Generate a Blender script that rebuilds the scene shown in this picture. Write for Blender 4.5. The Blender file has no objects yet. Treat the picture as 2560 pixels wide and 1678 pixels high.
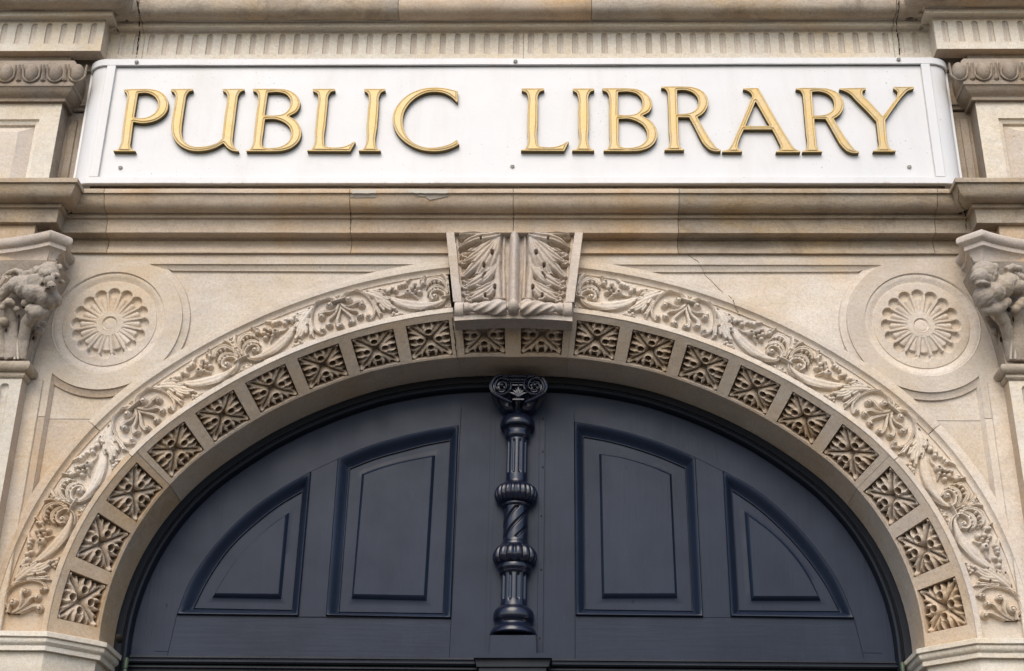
import bpy, math, random
import numpy as np
from mathutils import Vector, Matrix, noise, geometry
random.seed(7); np.random.seed(7)
S = bpy.context.scene
COL = S.collection
R_ = math.radians

# ------------------------------------------------------------------ camera
CAM = np.array([0.119863, -4.5, 1.6]); YAW, PIT, ROL, FPX = -0.0269751, 0.4543056, 0.0143175, 3599.255
IW, IH = 2560, 1678
_fw = np.array([math.sin(YAW)*math.cos(PIT), math.cos(YAW)*math.cos(PIT), math.sin(PIT)])
_r = np.array([math.cos(YAW), -math.sin(YAW), 0]); _u = np.cross(_r, _fw)
_rx = _r*math.cos(ROL)+_u*math.sin(ROL); _ux = -_r*math.sin(ROL)+_u*math.cos(ROL)
cd = bpy.data.cameras.new('camera'); cam = bpy.data.objects.new('camera', cd); COL.objects.link(cam)
cd.sensor_width = 36; cd.sensor_fit = 'HORIZONTAL'; cd.lens = FPX*36/IW; cd.clip_end = 500; cd.clip_start = 0.05
m = Matrix.Identity(4)
for i in range(3):
    m[i][0] = _rx[i]; m[i][1] = _ux[i]; m[i][2] = -_fw[i]; m[i][3] = CAM[i]
cam.matrix_world = m
S.camera = cam

# ------------------------------------------------------------------ light
w = bpy.data.worlds.new('World'); S.world = w; w.use_nodes = True
nt = w.node_tree; bg = nt.nodes['Background']
sky = nt.nodes.new('ShaderNodeTexSky'); sky.sky_type = 'NISHITA'; sky.sun_disc = False
SUN_EL, SUN_AZ = 44, -10          # azimuth measured from straight behind the camera, degrees to the left
sky.sun_elevation = R_(SUN_EL); sky.sun_rotation = R_(180+SUN_AZ*-1)
sky.air_density = 1.0; sky.dust_density = 2.0; sky.ozone_density = 1.0
nt.links.new(sky.outputs[0], bg.inputs[0]); bg.inputs[1].default_value = 0.15
sd = bpy.data.lights.new('sun', 'SUN'); sd.energy = 1.15; sd.angle = R_(45); sd.color = (1.0, 0.93, 0.82)
sun = bpy.data.objects.new('sun', sd); COL.objects.link(sun)
el, az = R_(SUN_EL), R_(SUN_AZ)
dvec = Vector((math.sin(az)*math.cos(el), -math.cos(az)*math.cos(el), math.sin(el)))
sun.rotation_euler = dvec.to_track_quat('Z', 'Y').to_euler()
S.view_settings.view_transform = 'Standard'; S.view_settings.look = 'None'
S.view_settings.exposure = 0.55; S.view_settings.gamma = 1.0; S.view_settings.use_curve_mapping = False

# ------------------------------------------------------------------ helpers
def unp(x, y, Y):
    """point of the depth plane Y that stands at pixel (x, y) of the photograph"""
    d = _fw+_rx*(x-IW/2)/FPX-_ux*(y-IH/2)/FPX
    return CAM+d*((Y-CAM[1])/d[1])
def zc(y, Y, x=1283): return float(unp(x, y, Y)[2])

def tag(o, label=None, cat=None, group=None, kind=None):
    if label: o['label'] = label
    if cat: o['category'] = cat
    if group: o['group'] = group
    if kind: o['kind'] = kind
    return o
def thing(name, label, cat, loc=(0, 0, 0), group=None):
    o = bpy.data.objects.new(name, None); COL.objects.link(o); o.location = loc; o.empty_display_size = .1
    return tag(o, label, cat, group)
def link(name, me, parent=None):
    o = bpy.data.objects.new(name, me); COL.objects.link(o)
    if parent is not None:
        o.parent = parent
        # geometry is written in world coordinates: undo the parent's own place
        o.matrix_parent_inverse = Matrix.Translation(-Vector(world_loc(parent)))
    return o
def world_loc(o):
    v = Vector(o.location)
    if o.parent is not None: v = v  # parts stay at their parent's place
    return v if o.parent is None else Vector((0, 0, 0))
def mesh(name, V, F, mat=None, parent=None, smooth=True, ang=38):
    me = bpy.data.meshes.new(name)
    V = np.asarray(V, dtype=np.float32).reshape(-1, 3)
    if isinstance(F, np.ndarray):
        n, k = F.shape
        me.vertices.add(len(V)); me.vertices.foreach_set('co', V.ravel())
        me.loops.add(n*k); me.loops.foreach_set('vertex_index', F.astype(np.int32).ravel())
        me.polygons.add(n); me.polygons.foreach_set('loop_start', np.arange(0, n*k, k, dtype=np.int32))
        me.polygons.foreach_set('loop_total', np.full(n, k, dtype=np.int32))
        me.update(calc_edges=True); me.validate()
    else:
        me.from_pydata([tuple(map(float, v)) for v in V], [], F); me.update()
    if mat is not None: me.materials.append(mat)
    if smooth and len(me.polygons):
        me.polygons.foreach_set('use_smooth', np.ones(len(me.polygons), dtype=bool))
        if ang: me.set_sharp_from_angle(angle=R_(ang))
    return link(name, me, parent)

class MB:
    """collects several shapes into ONE mesh"""
    def __init__(s): s.V = []; s.F = []
    def add(s, V, F):
        b = len(s.V); s.V += [tuple(map(float, v)) for v in V]; s.F += [tuple(int(i)+b for i in f) for f in F]
    def grid(s, P, close_u=False):
        P = np.asarray(P); ny, nx = P.shape[:2]; b = len(s.V)
        s.V += [tuple(map(float, v)) for v in P.reshape(-1, 3)]
        for j in range(ny-1):
            for i in range(nx-1 if not close_u else nx):
                i2 = (i+1) % nx
                s.F.append((b+j*nx+i, b+j*nx+i2, b+(j+1)*nx+i2, b+(j+1)*nx+i))
    def box(s, x0, x1, y0, y1, z0, z1, bev=0.0):
        b = min(bev, (x1-x0)/2.1, (y1-y0)/2.1, (z1-z0)/2.1)
        if b <= 0:
            V = [(x, y, z) for x in (x0, x1) for y in (y0, y1) for z in (z0, z1)]
            s.add(V, [(0, 1, 3, 2), (4, 6, 7, 5), (0, 4, 5, 1), (2, 3, 7, 6), (0, 2, 6, 4), (1, 5, 7, 3)]); return
        # chamfered box: 24 vertices
        import itertools as it
        V = []; idx = {}
        for sx, sy, sz in it.product((0, 1), repeat=3):
            X = (x0, x1)[sx]; Y = (y0, y1)[sy]; Z = (z0, z1)[sz]
            ix = X+(b if sx == 0 else -b); iy = Y+(b if sy == 0 else -b); iz = Z+(b if sz == 0 else -b)
            idx[(sx, sy, sz, 0)] = len(V); V.append((X, iy, iz))
            idx[(sx, sy, sz, 1)] = len(V); V.append((ix, Y, iz))
            idx[(sx, sy, sz, 2)] = len(V); V.append((ix, iy, Z))
        F = []
        order = [(0, 0), (0, 1), (1, 1), (1, 0)]
        for sx in (0, 1): F.append([idx[(sx, p, q, 0)] for p, q in order])
        for sy in (0, 1): F.append([idx[(p, sy, q, 1)] for p, q in order])
        for sz in (0, 1): F.append([idx[(p, q, sz, 2)] for p, q in order])
        for sx, sy in it.product((0, 1), repeat=2): F.append([idx[(sx, sy, 0, 0)], idx[(sx, sy, 1, 0)], idx[(sx, sy, 1, 1)], idx[(sx, sy, 0, 1)]])
        for sx, sz in it.product((0, 1), repeat=2): F.append([idx[(sx, 0, sz, 0)], idx[(sx, 1, sz, 0)], idx[(sx, 1, sz, 2)], idx[(sx, 0, sz, 2)]])
        for sy, sz in it.product((0, 1), repeat=2): F.append([idx[(0, sy, sz, 1)], idx[(1, sy, sz, 1)], idx[(1, sy, sz, 2)], idx[(0, sy, sz, 2)]])
        for k in it.product((0, 1), repeat=3): F.append([idx[k+(0,)], idx[k+(1,)], idx[k+(2,)]])
        s.add(V, F)
    def tube(s, pts, rad, n=10, flat=None, cap=True):
        pts = [Vector(p) for p in pts]
        if not hasattr(rad, '__len__'): rad = [rad]*len(pts)
        rows = []; up = Vector((0, -1, 0))
        for i, p in enumerate(pts):
            t = (pts[min(i+1, len(pts)-1)]-pts[max(i-1, 0)])
            if t.length < 1e-9: t = Vector((1, 0, 0))
            t.normalize(); sd_ = t.cross(up)
            if sd_.length < 1e-4: sd_ = t.cross(Vector((1, 0, 0)))
            sd_.normalize(); u = sd_.cross(t).normalized()
            f = 1 if flat is None else flat
            rows.append([p+sd_*math.cos(2*math.pi*k/n)*rad[i]+u*math.sin(2*math.pi*k/n)*rad[i]*f for k in range(n)])
        b = len(s.V); s.grid(np.array([[list(v) for v in r] for r in rows]), close_u=True)
        if cap:
            s.F.append(tuple(b+k for k in range(n))); e = b+(len(pts)-1)*n; s.F.append(tuple(e+n-1-k for k in range(n)))
    def ell(s, c, r, n=16, m_=10, rot=None):
        c = Vector(c); rows = []
        M = rot if rot is not None else Matrix.Identity(3)
        for j in range(m_+1):
            ph = math.pi*j/m_
            rows.append([list(c+M@Vector((r[0]*math.sin(ph)*math.cos(2*math.pi*k/n), r[1]*math.sin(ph)*math.sin(2*math.pi*k/n), r[2]*math.cos(ph)))) for k in range(n)])
        s.grid(np.array(rows), close_u=True)
    def lathe(s, prof, c, axis, n=40, fn=None, a0=0, a1=2*math.pi):
        """prof: list of (r, t) along axis from point c"""
        c = np.array(c, float); ax = np.array(axis, float); ax /= np.linalg.norm(ax)
        e1 = np.cross(ax, [0, 1, 0] if abs(ax[1]) < .9 else [0, 0, 1]); e1 /= np.linalg.norm(e1); e2 = np.cross(ax, e1)
        full = abs(a1-a0-2*math.pi) < 1e-6
        th = np.linspace(a0, a1, n+1)[:n] if full else np.linspace(a0, a1, n)
        P = np.zeros((len(prof), len(th), 3))
        for j, (r, t) in enumerate(prof):
            rr = np.full(len(th), r)
            if fn is not None: rr = fn(r, t, th)
            P[j] = c+ax*t+np.outer(rr*np.cos(th), e1)+np.outer(rr*np.sin(th), e2)
        s.grid(P, close_u=full)
    def build(s, name, mat, parent=None, smooth=True, ang=38):
        return mesh(name, np.array(s.V), s.F, mat, parent, smooth, ang)

def quads(ny, nx, b=0):
    j, i = np.mgrid[0:ny-1, 0:nx-1]
    return np.stack([b+j*nx+i, b+j*nx+i+1, b+(j+1)*nx+i+1, b+(j+1)*nx+i], -1).reshape(-1, 4)
def hgrid(name, P, mat, parent, keep=None, ang=60):
    """quad grid P[ny,nx,3]; keep = mask of the quads that are built"""
    ny, nx = P.shape[:2]; F = quads(ny, nx)
    if keep is not None: F = F[keep.ravel()]
    if not len(F): return None
    used, inv = np.unique(F, return_inverse=True)
    return mesh(name, P.reshape(-1, 3)[used], inv.reshape(F.shape), mat, parent, True, ang)

def catmull(pts, n=8, closed=False):
    """smooth line through points; a third value 1 marks a corner"""
    P = [tuple(p) for p in pts]; out = []
    k = len(P); rng = range(k if closed else k-1)
    for i in rng:
        p1 = P[i]; p2 = P[(i+1) % k]
        c1 = len(p1) > 2 and p1[2]; c2 = len(p2) > 2 and p2[2]
        p0 = P[(i-1) % k] if (closed or i > 0) else p1; p3 = P[(i+2) % k] if (closed or i+2 < k) else p2
        a1, a2 = np.array(p1[:2], float), np.array(p2[:2], float)
        a0, a3 = np.array(p0[:2], float), np.array(p3[:2], float)
        d = np.linalg.norm(a2-a1)
        if c1 and c2: out.append(a1); continue
        def tan(pa, pb, pc):
            d1 = max(np.linalg.norm(pb-pa), 1e-6); d2 = max(np.linalg.norm(pc-pb), 1e-6)
            return ((pb-pa)/d1*d2+(pc-pb)/d2*d1)/(d1+d2)
        t1 = (a2-a1)/max(d, 1e-9) if (c1 or (not closed and i == 0)) else tan(a0, a1, a2)
        t2 = (a2-a1)/max(d, 1e-9) if (c2 or (not closed and i+2 >= k)) else tan(a1, a2, a3)
        for q in range(n):
            t = q/n; h = 2*t**3-3*t**2+1
            out.append(h*a1+(t**3-2*t**2+t)*d*t1+(3*t**2-2*t**3)*a2+(t**3-t**2)*d*t2)
    if not closed: out.append(np.array(P[-1][:2], float))
    return np.array(out)
def vnoise(x, y, seed=0):
    """smooth value noise, vectorised, 0..1"""
    xi = np.floor(x).astype(np.int64); yi = np.floor(y).astype(np.int64); fx = x-xi; fy = y-yi
    def hsh(a, b):
        h = (a*374761393+b*668265263+seed*2246822519) & 0xffffffff
        h = ((h ^ (h >> 13))*1274126177) & 0xffffffff
        return ((h ^ (h >> 16)) & 0xffff)/65535.0
    u = fx*fx*(3-2*fx); v = fy*fy*(3-2*fy)
    return (hsh(xi, yi)*(1-u)+hsh(xi+1, yi)*u)*(1-v)+(hsh(xi, yi+1)*(1-u)+hsh(xi+1, yi+1)*u)*v
def fbm(x, y, seed=0, o=4):
    s_ = 0; a_ = .5
    for k in range(o): s_ = s_+a_*vnoise(x*2**k, y*2**k, seed+k*17); a_ *= .5
    return s_
def sstep(a_, b_, x): t = np.clip((x-a_)/(b_-a_), 0, 1); return t*t*(3-2*t)

# distance of many points to a polyline, with the position along it
def dist_line(X, Y, L):
    best = np.full(X.shape, 1e9); tt = np.zeros(X.shape)
    seg = np.linalg.norm(np.diff(L, axis=0), axis=1); cum = np.concatenate([[0], np.cumsum(seg)]); tot = cum[-1]
    for i in range(len(L)-1):
        a_ = L[i]; b_ = L[i+1]; d = b_-a_; l2 = max(d@d, 1e-14)
        t = np.clip(((X-a_[0])*d[0]+(Y-a_[1])*d[1])/l2, 0, 1)
        dd = np.hypot(X-a_[0]-t*d[0], Y-a_[1]-t*d[1]); k = dd < best
        best = np.where(k, dd, best); tt = np.where(k, (cum[i]+t*seg[i])/tot, tt)
    return best, tt

# ------------------------------------------------------------------ materials
def mat(name):
    m_ = bpy.data.materials.new(name); m_.use_nodes = True
    return m_, m_.node_tree, m_.node_tree.nodes['Principled BSDF']
class N:
    def __init__(s, nt): s.nt = nt
    def n(s, t, **k):
        o = s.nt.nodes.new('ShaderNode'+t)
        for a_, v in k.items(): setattr(o, a_, v)
        return o
    def l(s, a_, b_): s.nt.links.new(a_, b_)
    def coord(s, scale=(1, 1, 1), loc=(0, 0, 0)):
        tc = s.n('TexCoord'); mp = s.n('Mapping'); s.l(tc.outputs['Object'], mp.inputs[0])
        mp.inputs['Scale'].default_value = scale; mp.inputs['Location'].default_value = loc
        return mp.outputs[0]
    def noise(s, scale, detail=6, rough=.6, vec=None, dist=0):
        o = s.n('TexNoise'); o.inputs['Scale'].default_value = scale; o.inputs['Detail'].default_value = detail
        o.inputs['Roughness'].default_value = rough; o.inputs['Distortion'].default_value = dist
        if vec is not None: s.l(vec, o.inputs['Vector'])
        return o.outputs[0]
    def ramp(s, v, stops):
        o = s.n('ValToRGB'); s.l(v, o.inputs[0]); e = o.color_ramp.elements
        while len(e) < len(stops): e.new(.5)
        for k, (p, c) in enumerate(stops):
            e[k].position = p; e[k].color = (c, c, c, 1) if not hasattr(c, '__len__') else (*c, 1)
        return o.outputs[0]
    def mix(s, f, a_, b_, mode='MIX'):
        o = s.n('Mix', data_type='RGBA', blend_type=mode)
        for inp, v in ((o.inputs[0], f), (o.inputs[6], a_), (o.inputs[7], b_)):
            if hasattr(v, 'is_output') or hasattr(v, 'links'): s.l(v, inp)
            elif hasattr(v, '__len__'): inp.default_value = (*v, 1)
            else: inp.default_value = v
        return o.outputs[2]
    def math(s, op, a_, b_=0):
        o = s.n('Math', operation=op)
        for inp, v in ((o.inputs[0], a_), (o.inputs[1], b_)):
            if hasattr(v, 'links'): s.l(v, inp)
            else: inp.default_value = v
        return o.outputs[0]

def stone(name, base, ochre=.35, grey=.35, dark=.3, bump=.6, seed=0, rough_n=1.0):
    m_, t, bs = mat(name); g = N(t); L = (seed*3.1, seed*1.7, seed*.9)
    v = g.coord(loc=L); vs = g.coord(scale=(1, 1, 3.2), loc=L)
    base = tuple(base)
    oc = (base[0]*.98, base[1]*.80, base[2]*.55); gy = (base[0]*.80, base[1]*.82, base[2]*.90)
    hi = (min(base[0]*1.16, .8), min(base[1]*1.17, .8), min(base[2]*1.20, .8)); dk = (base[0]*.42, base[1]*.37, base[2]*.33)
    c = g.mix(g.ramp(g.noise(2.1, 7, .62, v, .4), [(.44, 0), (.62, min(1, ochre*1.3))]), base, oc)
    c = g.mix(g.ramp(g.noise(3.3, 6, .6, g.coord(loc=(L[0]+9, 2, 4)), .3), [(.46, 0), (.62, grey*1.25)]), c, gy)
    c = g.mix(g.ramp(g.noise(7.5, 6, .66, vs, .8), [(.48, 0), (.68, .45)]), c, hi)
    # bedding streaks of the sandstone
    c = g.mix(g.ramp(g.noise(5, 8, .7, g.coord(scale=(1.0, 1, 14), loc=L), 1.2), [(.48, 0), (.72, .32)]), c, oc)
    # grime patches with their own shape
    c = g.mix(g.ramp(g.noise(4.2, 10, .74, g.coord(loc=(L[0]-5, 7, 1)), .5), [(.50, 0), (.72, min(1, dark*1.2))]), c, dk)
    # grain
    gr = g.noise(260, 3, .7, v)
    c = g.mix(.40, c, g.ramp(gr, [(.30, (.55, .53, .50)), (.5, (1, 1, 1)), (.72, (1.25, 1.25, 1.22))]), 'MULTIPLY')
    gr2 = g.noise(90, 4, .7, v)
    c = g.mix(.35, c, g.ramp(gr2, [(.33, (.66, .63, .6)), (.5, (1, 1, 1)), (.7, (1.15, 1.15, 1.15))]), 'MULTIPLY')
    # small dark pits
    pit = g.n('TexVoronoi'); pit.inputs['Scale'].default_value = 16; g.l(v, pit.inputs['Vector'])
    pm = g.math('MULTIPLY', g.ramp(pit.outputs['Distance'], [(.035, 1), (.06, 0)]), g.ramp(g.noise(6, 2, .5, v), [(.55, 0), (.6, .8)]))
    c = g.mix(pm, c, dk)
    # each block its own shade
    oi = g.n('ObjectInfo')
    hs = g.n('HueSaturation'); g.l(c, hs.inputs['Color'])
    g.l(g.ramp(oi.outputs['Random'], [(0, .90), (1, 1.07)]), hs.inputs['Value'])
    g.l(g.ramp(oi.outputs['Random'], [(0, 1.06), (1, .92)]), hs.inputs['Saturation'])
    g.l(hs.outputs[0], bs.inputs['Base Color'])
    bs.inputs['Roughness'].default_value = .9; bs.inputs['Specular IOR Level'].default_value = .25
    b1 = g.n('Bump'); b1.inputs['Strength'].default_value = bump; b1.inputs['Distance'].default_value = .0016
    hsum = g.math('ADD', g.math('MULTIPLY', gr, .45*rough_n), g.math('ADD', g.math('MULTIPLY', gr2, .9*rough_n), g.math('MULTIPLY', g.noise(22, 5, .6, v), 1.8)))
    g.l(hsum, b1.inputs['Height'])
    bv = g.n('Bevel'); bv.samples = 4; bv.inputs['Radius'].default_value = .0022
    g.l(bv.outputs[0], b1.inputs['Normal']); g.l(b1.outputs[0], bs.inputs['Normal'])
    return m_
ST = stone('stone_cream', (.655, .58, .49), .38, .35, .22)
ST_T = stone('stone_tan', (.56, .455, .345), .6, .35, .34, seed=3)
ST_R = stone('stone_relief', (.645, .57, .48), .35, .4, .18, .8, seed=5)
ST_C = stone('stone_coffer', (.57, .48, .385), .45, .3, .25, .9, seed=8)
ST_G = stone('stone_weathered_shade', (.46, .39, .305), .6, .45, .7, 1.0, seed=11, rough_n=1.6)  # weathered brown, darkened further in place of contact shadows at the ledges
ST_D = stone('stone_grime_shade', (.36, .305, .245), .4, .5, .7, 1.0, seed=23, rough_n=1.5)  # grime tone; on the side strips it paints in deep shade
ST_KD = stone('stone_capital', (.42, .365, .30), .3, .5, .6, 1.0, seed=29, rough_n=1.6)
ST_P = stone('stone_pale', (.70, .64, .54), .35, .3, .22, .9, seed=14)
ST_K = stone('stone_keystone', (.57, .50, .43), .3, .45, .2, .9, seed=17)
def flat(name, c, r=.8, spec=.3, bump=None, metal=0):
    m_, t, bs = mat(name); g = N(t)
    v = g.coord()
    cc = g.mix(g.ramp(g.noise(9, 6, .6, v), [(.35, 0), (.7, .6)]), c, tuple(x*.8 for x in c))
    g.l(cc, bs.inputs['Base Color']); bs.inputs['Roughness'].default_value = r
    bs.inputs['Specular IOR Level'].default_value = spec; bs.inputs['Metallic'].default_value = metal
    if bump:
        b1 = g.n('Bump'); b1.inputs['Strength'].default_value = .5; b1.inputs['Distance'].default_value = bump
        g.l(g.noise(120, 4, .6, v), b1.inputs['Height']); g.l(b1.outputs[0], bs.inputs['Normal'])
    return m_
CRACK = flat('crack_dark', (.035, .028, .022), .95, .1)
MORTAR = flat('mortar', (.55, .50, .42), .95, .1, .002)
MORTAR_G = flat('mortar_grey', (.40, .35, .29), .95, .1, .002)
WHITEWASH = flat('lime_wash', (.62, .6, .58), .9, .2, .002)

# painted metal of the sign, with rust along its lower edge
def sign_paint(name, rust=True):
    m_, t, bs = mat(name); g = N(t); v = g.coord()
    c = g.mix(g.ramp(g.noise(4, 6, .6, v), [(.4, 0), (.75, .5)]), (.70, .69, .68), (.62, .62, .62))
    sp = g.ramp(g.noise(150, 2, .5, v), [(.70, 0), (.735, 1)])
    spm = g.math('MULTIPLY', sp, g.ramp(g.noise(7, 3, .6, v), [(.50, 0), (.62, .75)]))
    c = g.mix(spm, c, (.12, .10, .08))
    c = g.mix(g.ramp(g.noise(3, 9, .7, g.coord(scale=(3, 1, .5)), .5), [(.50, 0), (.78, .42)]), c, (.55, .51, .44))
    if rust:
        se = g.n('SeparateXYZ'); tc = g.n('TexCoord'); g.l(tc.outputs['Object'], se.inputs[0])
        zz = g.n('MapRange'); g.l(se.outputs[2], zz.inputs[0]); zz.inputs[1].default_value = 4.347; zz.inputs[2].default_value = 4.372
        zz.inputs[3].default_value = 1; zz.inputs[4].default_value = 0
        nz = g.ramp(g.noise(38, 6, .7, g.coord(scale=(1, 1, .35))), [(.52, 0), (.62, 1)])
        nz2 = g.ramp(g.noise(3.5, 2, .5, g.coord()), [(.5, 0), (.6, 1)])
        rm = g.math('MULTIPLY', g.math('MULTIPLY', zz.outputs[0], nz), nz2)
        c = g.mix(rm, c, (.36, .17, .06))
    g.l(c, bs.inputs['Base Color']); bs.inputs['Roughness'].default_value = .42; bs.inputs['Specular IOR Level'].default_value = .45
    b1 = g.n('Bump'); b1.inputs['Strength'].default_value = .35; b1.inputs['Distance'].default_value = .002
    g.l(g.math('ADD', g.noise(30, 4, .55, v), g.math('MULTIPLY', g.noise(3, 2, .5, v), 3)), b1.inputs['Height']); g.l(b1.outputs[0], bs.inputs['Normal'])
    return m_
SIGN = sign_paint('sign_white')
def gold():
    m_, t, bs = mat('gold_paint'); g = N(t); v = g.coord()
    c = g.mix(g.ramp(g.noise(14, 6, .65, v), [(.35, 0), (.7, 1)]), (.55, .375, .13), (.50, .39, .22))
    c = g.mix(g.ramp(g.noise(60, 5, .7, v), [(.55, 0), (.8, .6)]), c, (.25, .18, .09))
    g.l(c, bs.inputs['Base Color']); bs.inputs['Roughness'].default_value = .45; bs.inputs['Metallic'].default_value = .25
    b1 = g.n('Bump'); b1.inputs['Strength'].default_value = .5; b1.inputs['Distance'].default_value = .001
    g.l(g.noise(80, 4, .6, v), b1.inputs['Height']); g.l(b1.outputs[0], bs.inputs['Normal'])
    return m_
GOLD = gold()
GOLD_S = flat('gold_side', (.13, .095, .035), .6, .3)
GOLD_L = flat('gold_groove', (.16, .12, .09), .7, .2)
SCREW = flat('screw_metal', (.50, .47, .42), .5, .5, .001, .3)
def paint(name, c, rough, spec=.5, grain=(90, 1, 6), bdist=.0011):
    m_, t, bs = mat(name); g = N(t); v = g.coord()
    cc = g.mix(g.ramp(g.noise(3, 7, .65, v), [(.35, 0), (.7, 1)]), c, tuple(x*.72 for x in c))
    cc = g.mix(g.ramp(g.noise(2.2, 8, .7, g.coord(scale=(4, 1, .7)), .3), [(.52, 0), (.8, .5)]), cc, (c[0]*1.5, c[1]*1.45, c[2]*1.3))
    vo = g.n('TexVoronoi'); vo.inputs['Scale'].default_value = 13; g.l(g.coord(scale=(1, 1, .6)), vo.inputs['Vector'])
    nk = g.math('MULTIPLY', g.ramp(vo.outputs['Distance'], [(.04, 1), (.07, 0)]), g.ramp(g.noise(2.5, 2, .5, v), [(.5, 0), (.58, .85)]))
    cc = g.mix(nk, cc, tuple(x*.2 for x in c))
    cc = g.mix(g.ramp(g.noise(40, 5, .75, g.coord(scale=(1, 1, .25))), [(.62, 0), (.8, .5)]), cc, (c[0]*2.2, c[1]*2.1, c[2]*1.9))
    g.l(cc, bs.inputs['Base Color']); bs.inputs['Specular IOR Level'].default_value = spec
    g.l(g.ramp(g.noise(6, 5, .6, v), [(.3, rough*.85), (.7, min(1, rough*1.2))]), bs.inputs['Roughness'])
    b1 = g.n('Bump'); b1.inputs['Strength'].default_value = .5; b1.inputs['Distance'].default_value = bdist
    g.l(g.math('ADD', g.noise(1, 6, .65, g.coord(scale=grain)), g.math('MULTIPLY', g.noise(12, 4, .5, v), .8)), b1.inputs['Height'])
    bv = g.n('Bevel'); bv.samples = 4; bv.inputs['Radius'].default_value = .0015
    g.l(bv.outputs[0], b1.inputs['Normal']); g.l(b1.outputs[0], bs.inputs['Normal'])
    return m_
DOOR = paint('door_paint', (.0145, .022, .042), .38, .22, (90, 1, 5))
DOOR_H = paint('door_paint_rail', (.0145, .022, .042), .38, .22, (5, 1, 90))
FRAME = paint('frame_paint', (.009, .012, .020), .5, .3)
IRON = paint('iron_paint', (.007, .010, .024), .22, .6, (40, 1, 40), .0008)
CHIP = flat('chipped_paint', (.45, .42, .36), .9, .2)
BRASS = flat('hinge_green', (.06, .085, .05), .5, .5, .001, .2)
PAVE = flat('pavement_grey', (.085, .082, .08), .95, .2)

# ------------------------------------------------------------------ arch geometry (three-centred arch)
AW, AB, AR1, ZS = 1.3505, 1.0188, .8326, 2.763
AC = AW-AR1; AR = ((AC*AC+AB*AB)-AR1*AR1)/(2*(AB-AR1)); ACZ = ZS+AB-AR; AANG = math.atan2(AC, AR-AB)
S1 = AR*AANG; SL = S1+AR1*(math.pi/2-AANG)
def arc(s, off, Y):
    """point of the arch: s = signed length from the crown (right positive), off = distance outward, Y = depth"""
    s = np.asarray(s, float); sg = np.where(s < 0, -1.0, 1.0); a_ = np.abs(s)
    off = np.asarray(off, float)
    th = a_/AR; ph = AANG+(a_-S1)/AR1
    x = np.where(a_ <= S1, (AR+off)*np.sin(th), np.where(a_ <= SL, AC+(AR1+off)*np.sin(ph), AW+off))
    z = np.where(a_ <= S1, ACZ+(AR+off)*np.cos(th), np.where(a_ <= SL, ZS+(AR1+off)*np.cos(ph), ZS-(a_-SL)))
    return np.stack(np.broadcast_arrays(sg*x, Y, z), -1)
def arc_inv(P):
    x = abs(P[0]); z = P[2]; th = math.atan2(x, z-ACZ)
    if th < AANG: return AR*th, math.hypot(x, z-ACZ)-AR
    if z > ZS:
        ph = math.atan2(x-AC, z-ZS); return S1+AR1*(ph-AANG), math.hypot(x-AC, z-ZS)-AR1
    return SL+ZS-z, x-AW
def eo(s):      # slight unevenness of the intrados line
    return np.interp(np.abs(s), [0, .2, .5, .9, 1.2, 1.5, 1.87, 3], [-.010, 0, .010, .010, .004, -.004, -.014, -.014])
MM = .21        # mid line of the carved band
def m_of_s(s):
    s = np.asarray(s, float); return np.where(s < S1, s*(AR+MM)/AR, S1*(AR+MM)/AR+(s-S1)*(AR1+MM)/AR1)
def s_of_m(m_):
    m_ = np.asarray(m_, float); k = S1*(AR+MM)/AR
    return np.where(m_ < k, m_*AR/(AR+MM), S1+(m_-k)*AR1/(AR1+MM))
def ring(name, prof, s0, s1, m_, parent, ds=.018, wob=.0007, ang=35, capdepth=None, eo_last=0):
    """stone ring: prof = (off, Y) from outside to inside; the last eo_last points follow the uneven intrados"""
    n = max(2, int(abs(s1-s0)/ds)+1); s = np.linspace(s0, s1, n)
    P = []
    for k, (o_, y_) in enumerate(prof):
        off = np.full(n, o_, float)
        if k >= len(prof)-eo_last: off = off+eo(s)
        nn = np.array([noise.noise(Vector((q*9, k*.35, 3))) for q in s])*wob
        P.append(arc(s, off, y_+nn))
    P = np.stack(P)                       # [nprof, n, 3]
    mb = MB(); mb.grid(P)
    yb = max(p[1] for p in prof)+.05
    for e in (0, n-1):                    # end faces of the block
        b = len(mb.V); pts = [tuple(P[k, e]) for k in range(len(prof))]
        a0 = P[0, e].copy(); a0[1] = yb; a1 = P[-1, e].copy(); a1[1] = yb
        mb.V += pts+[tuple(a1), tuple(a0)]; f = tuple(range(b, b+len(pts)+2)); mb.F.append(f if e else f[::-1])
    return mb.build(name, m_, parent, True, ang)

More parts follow.
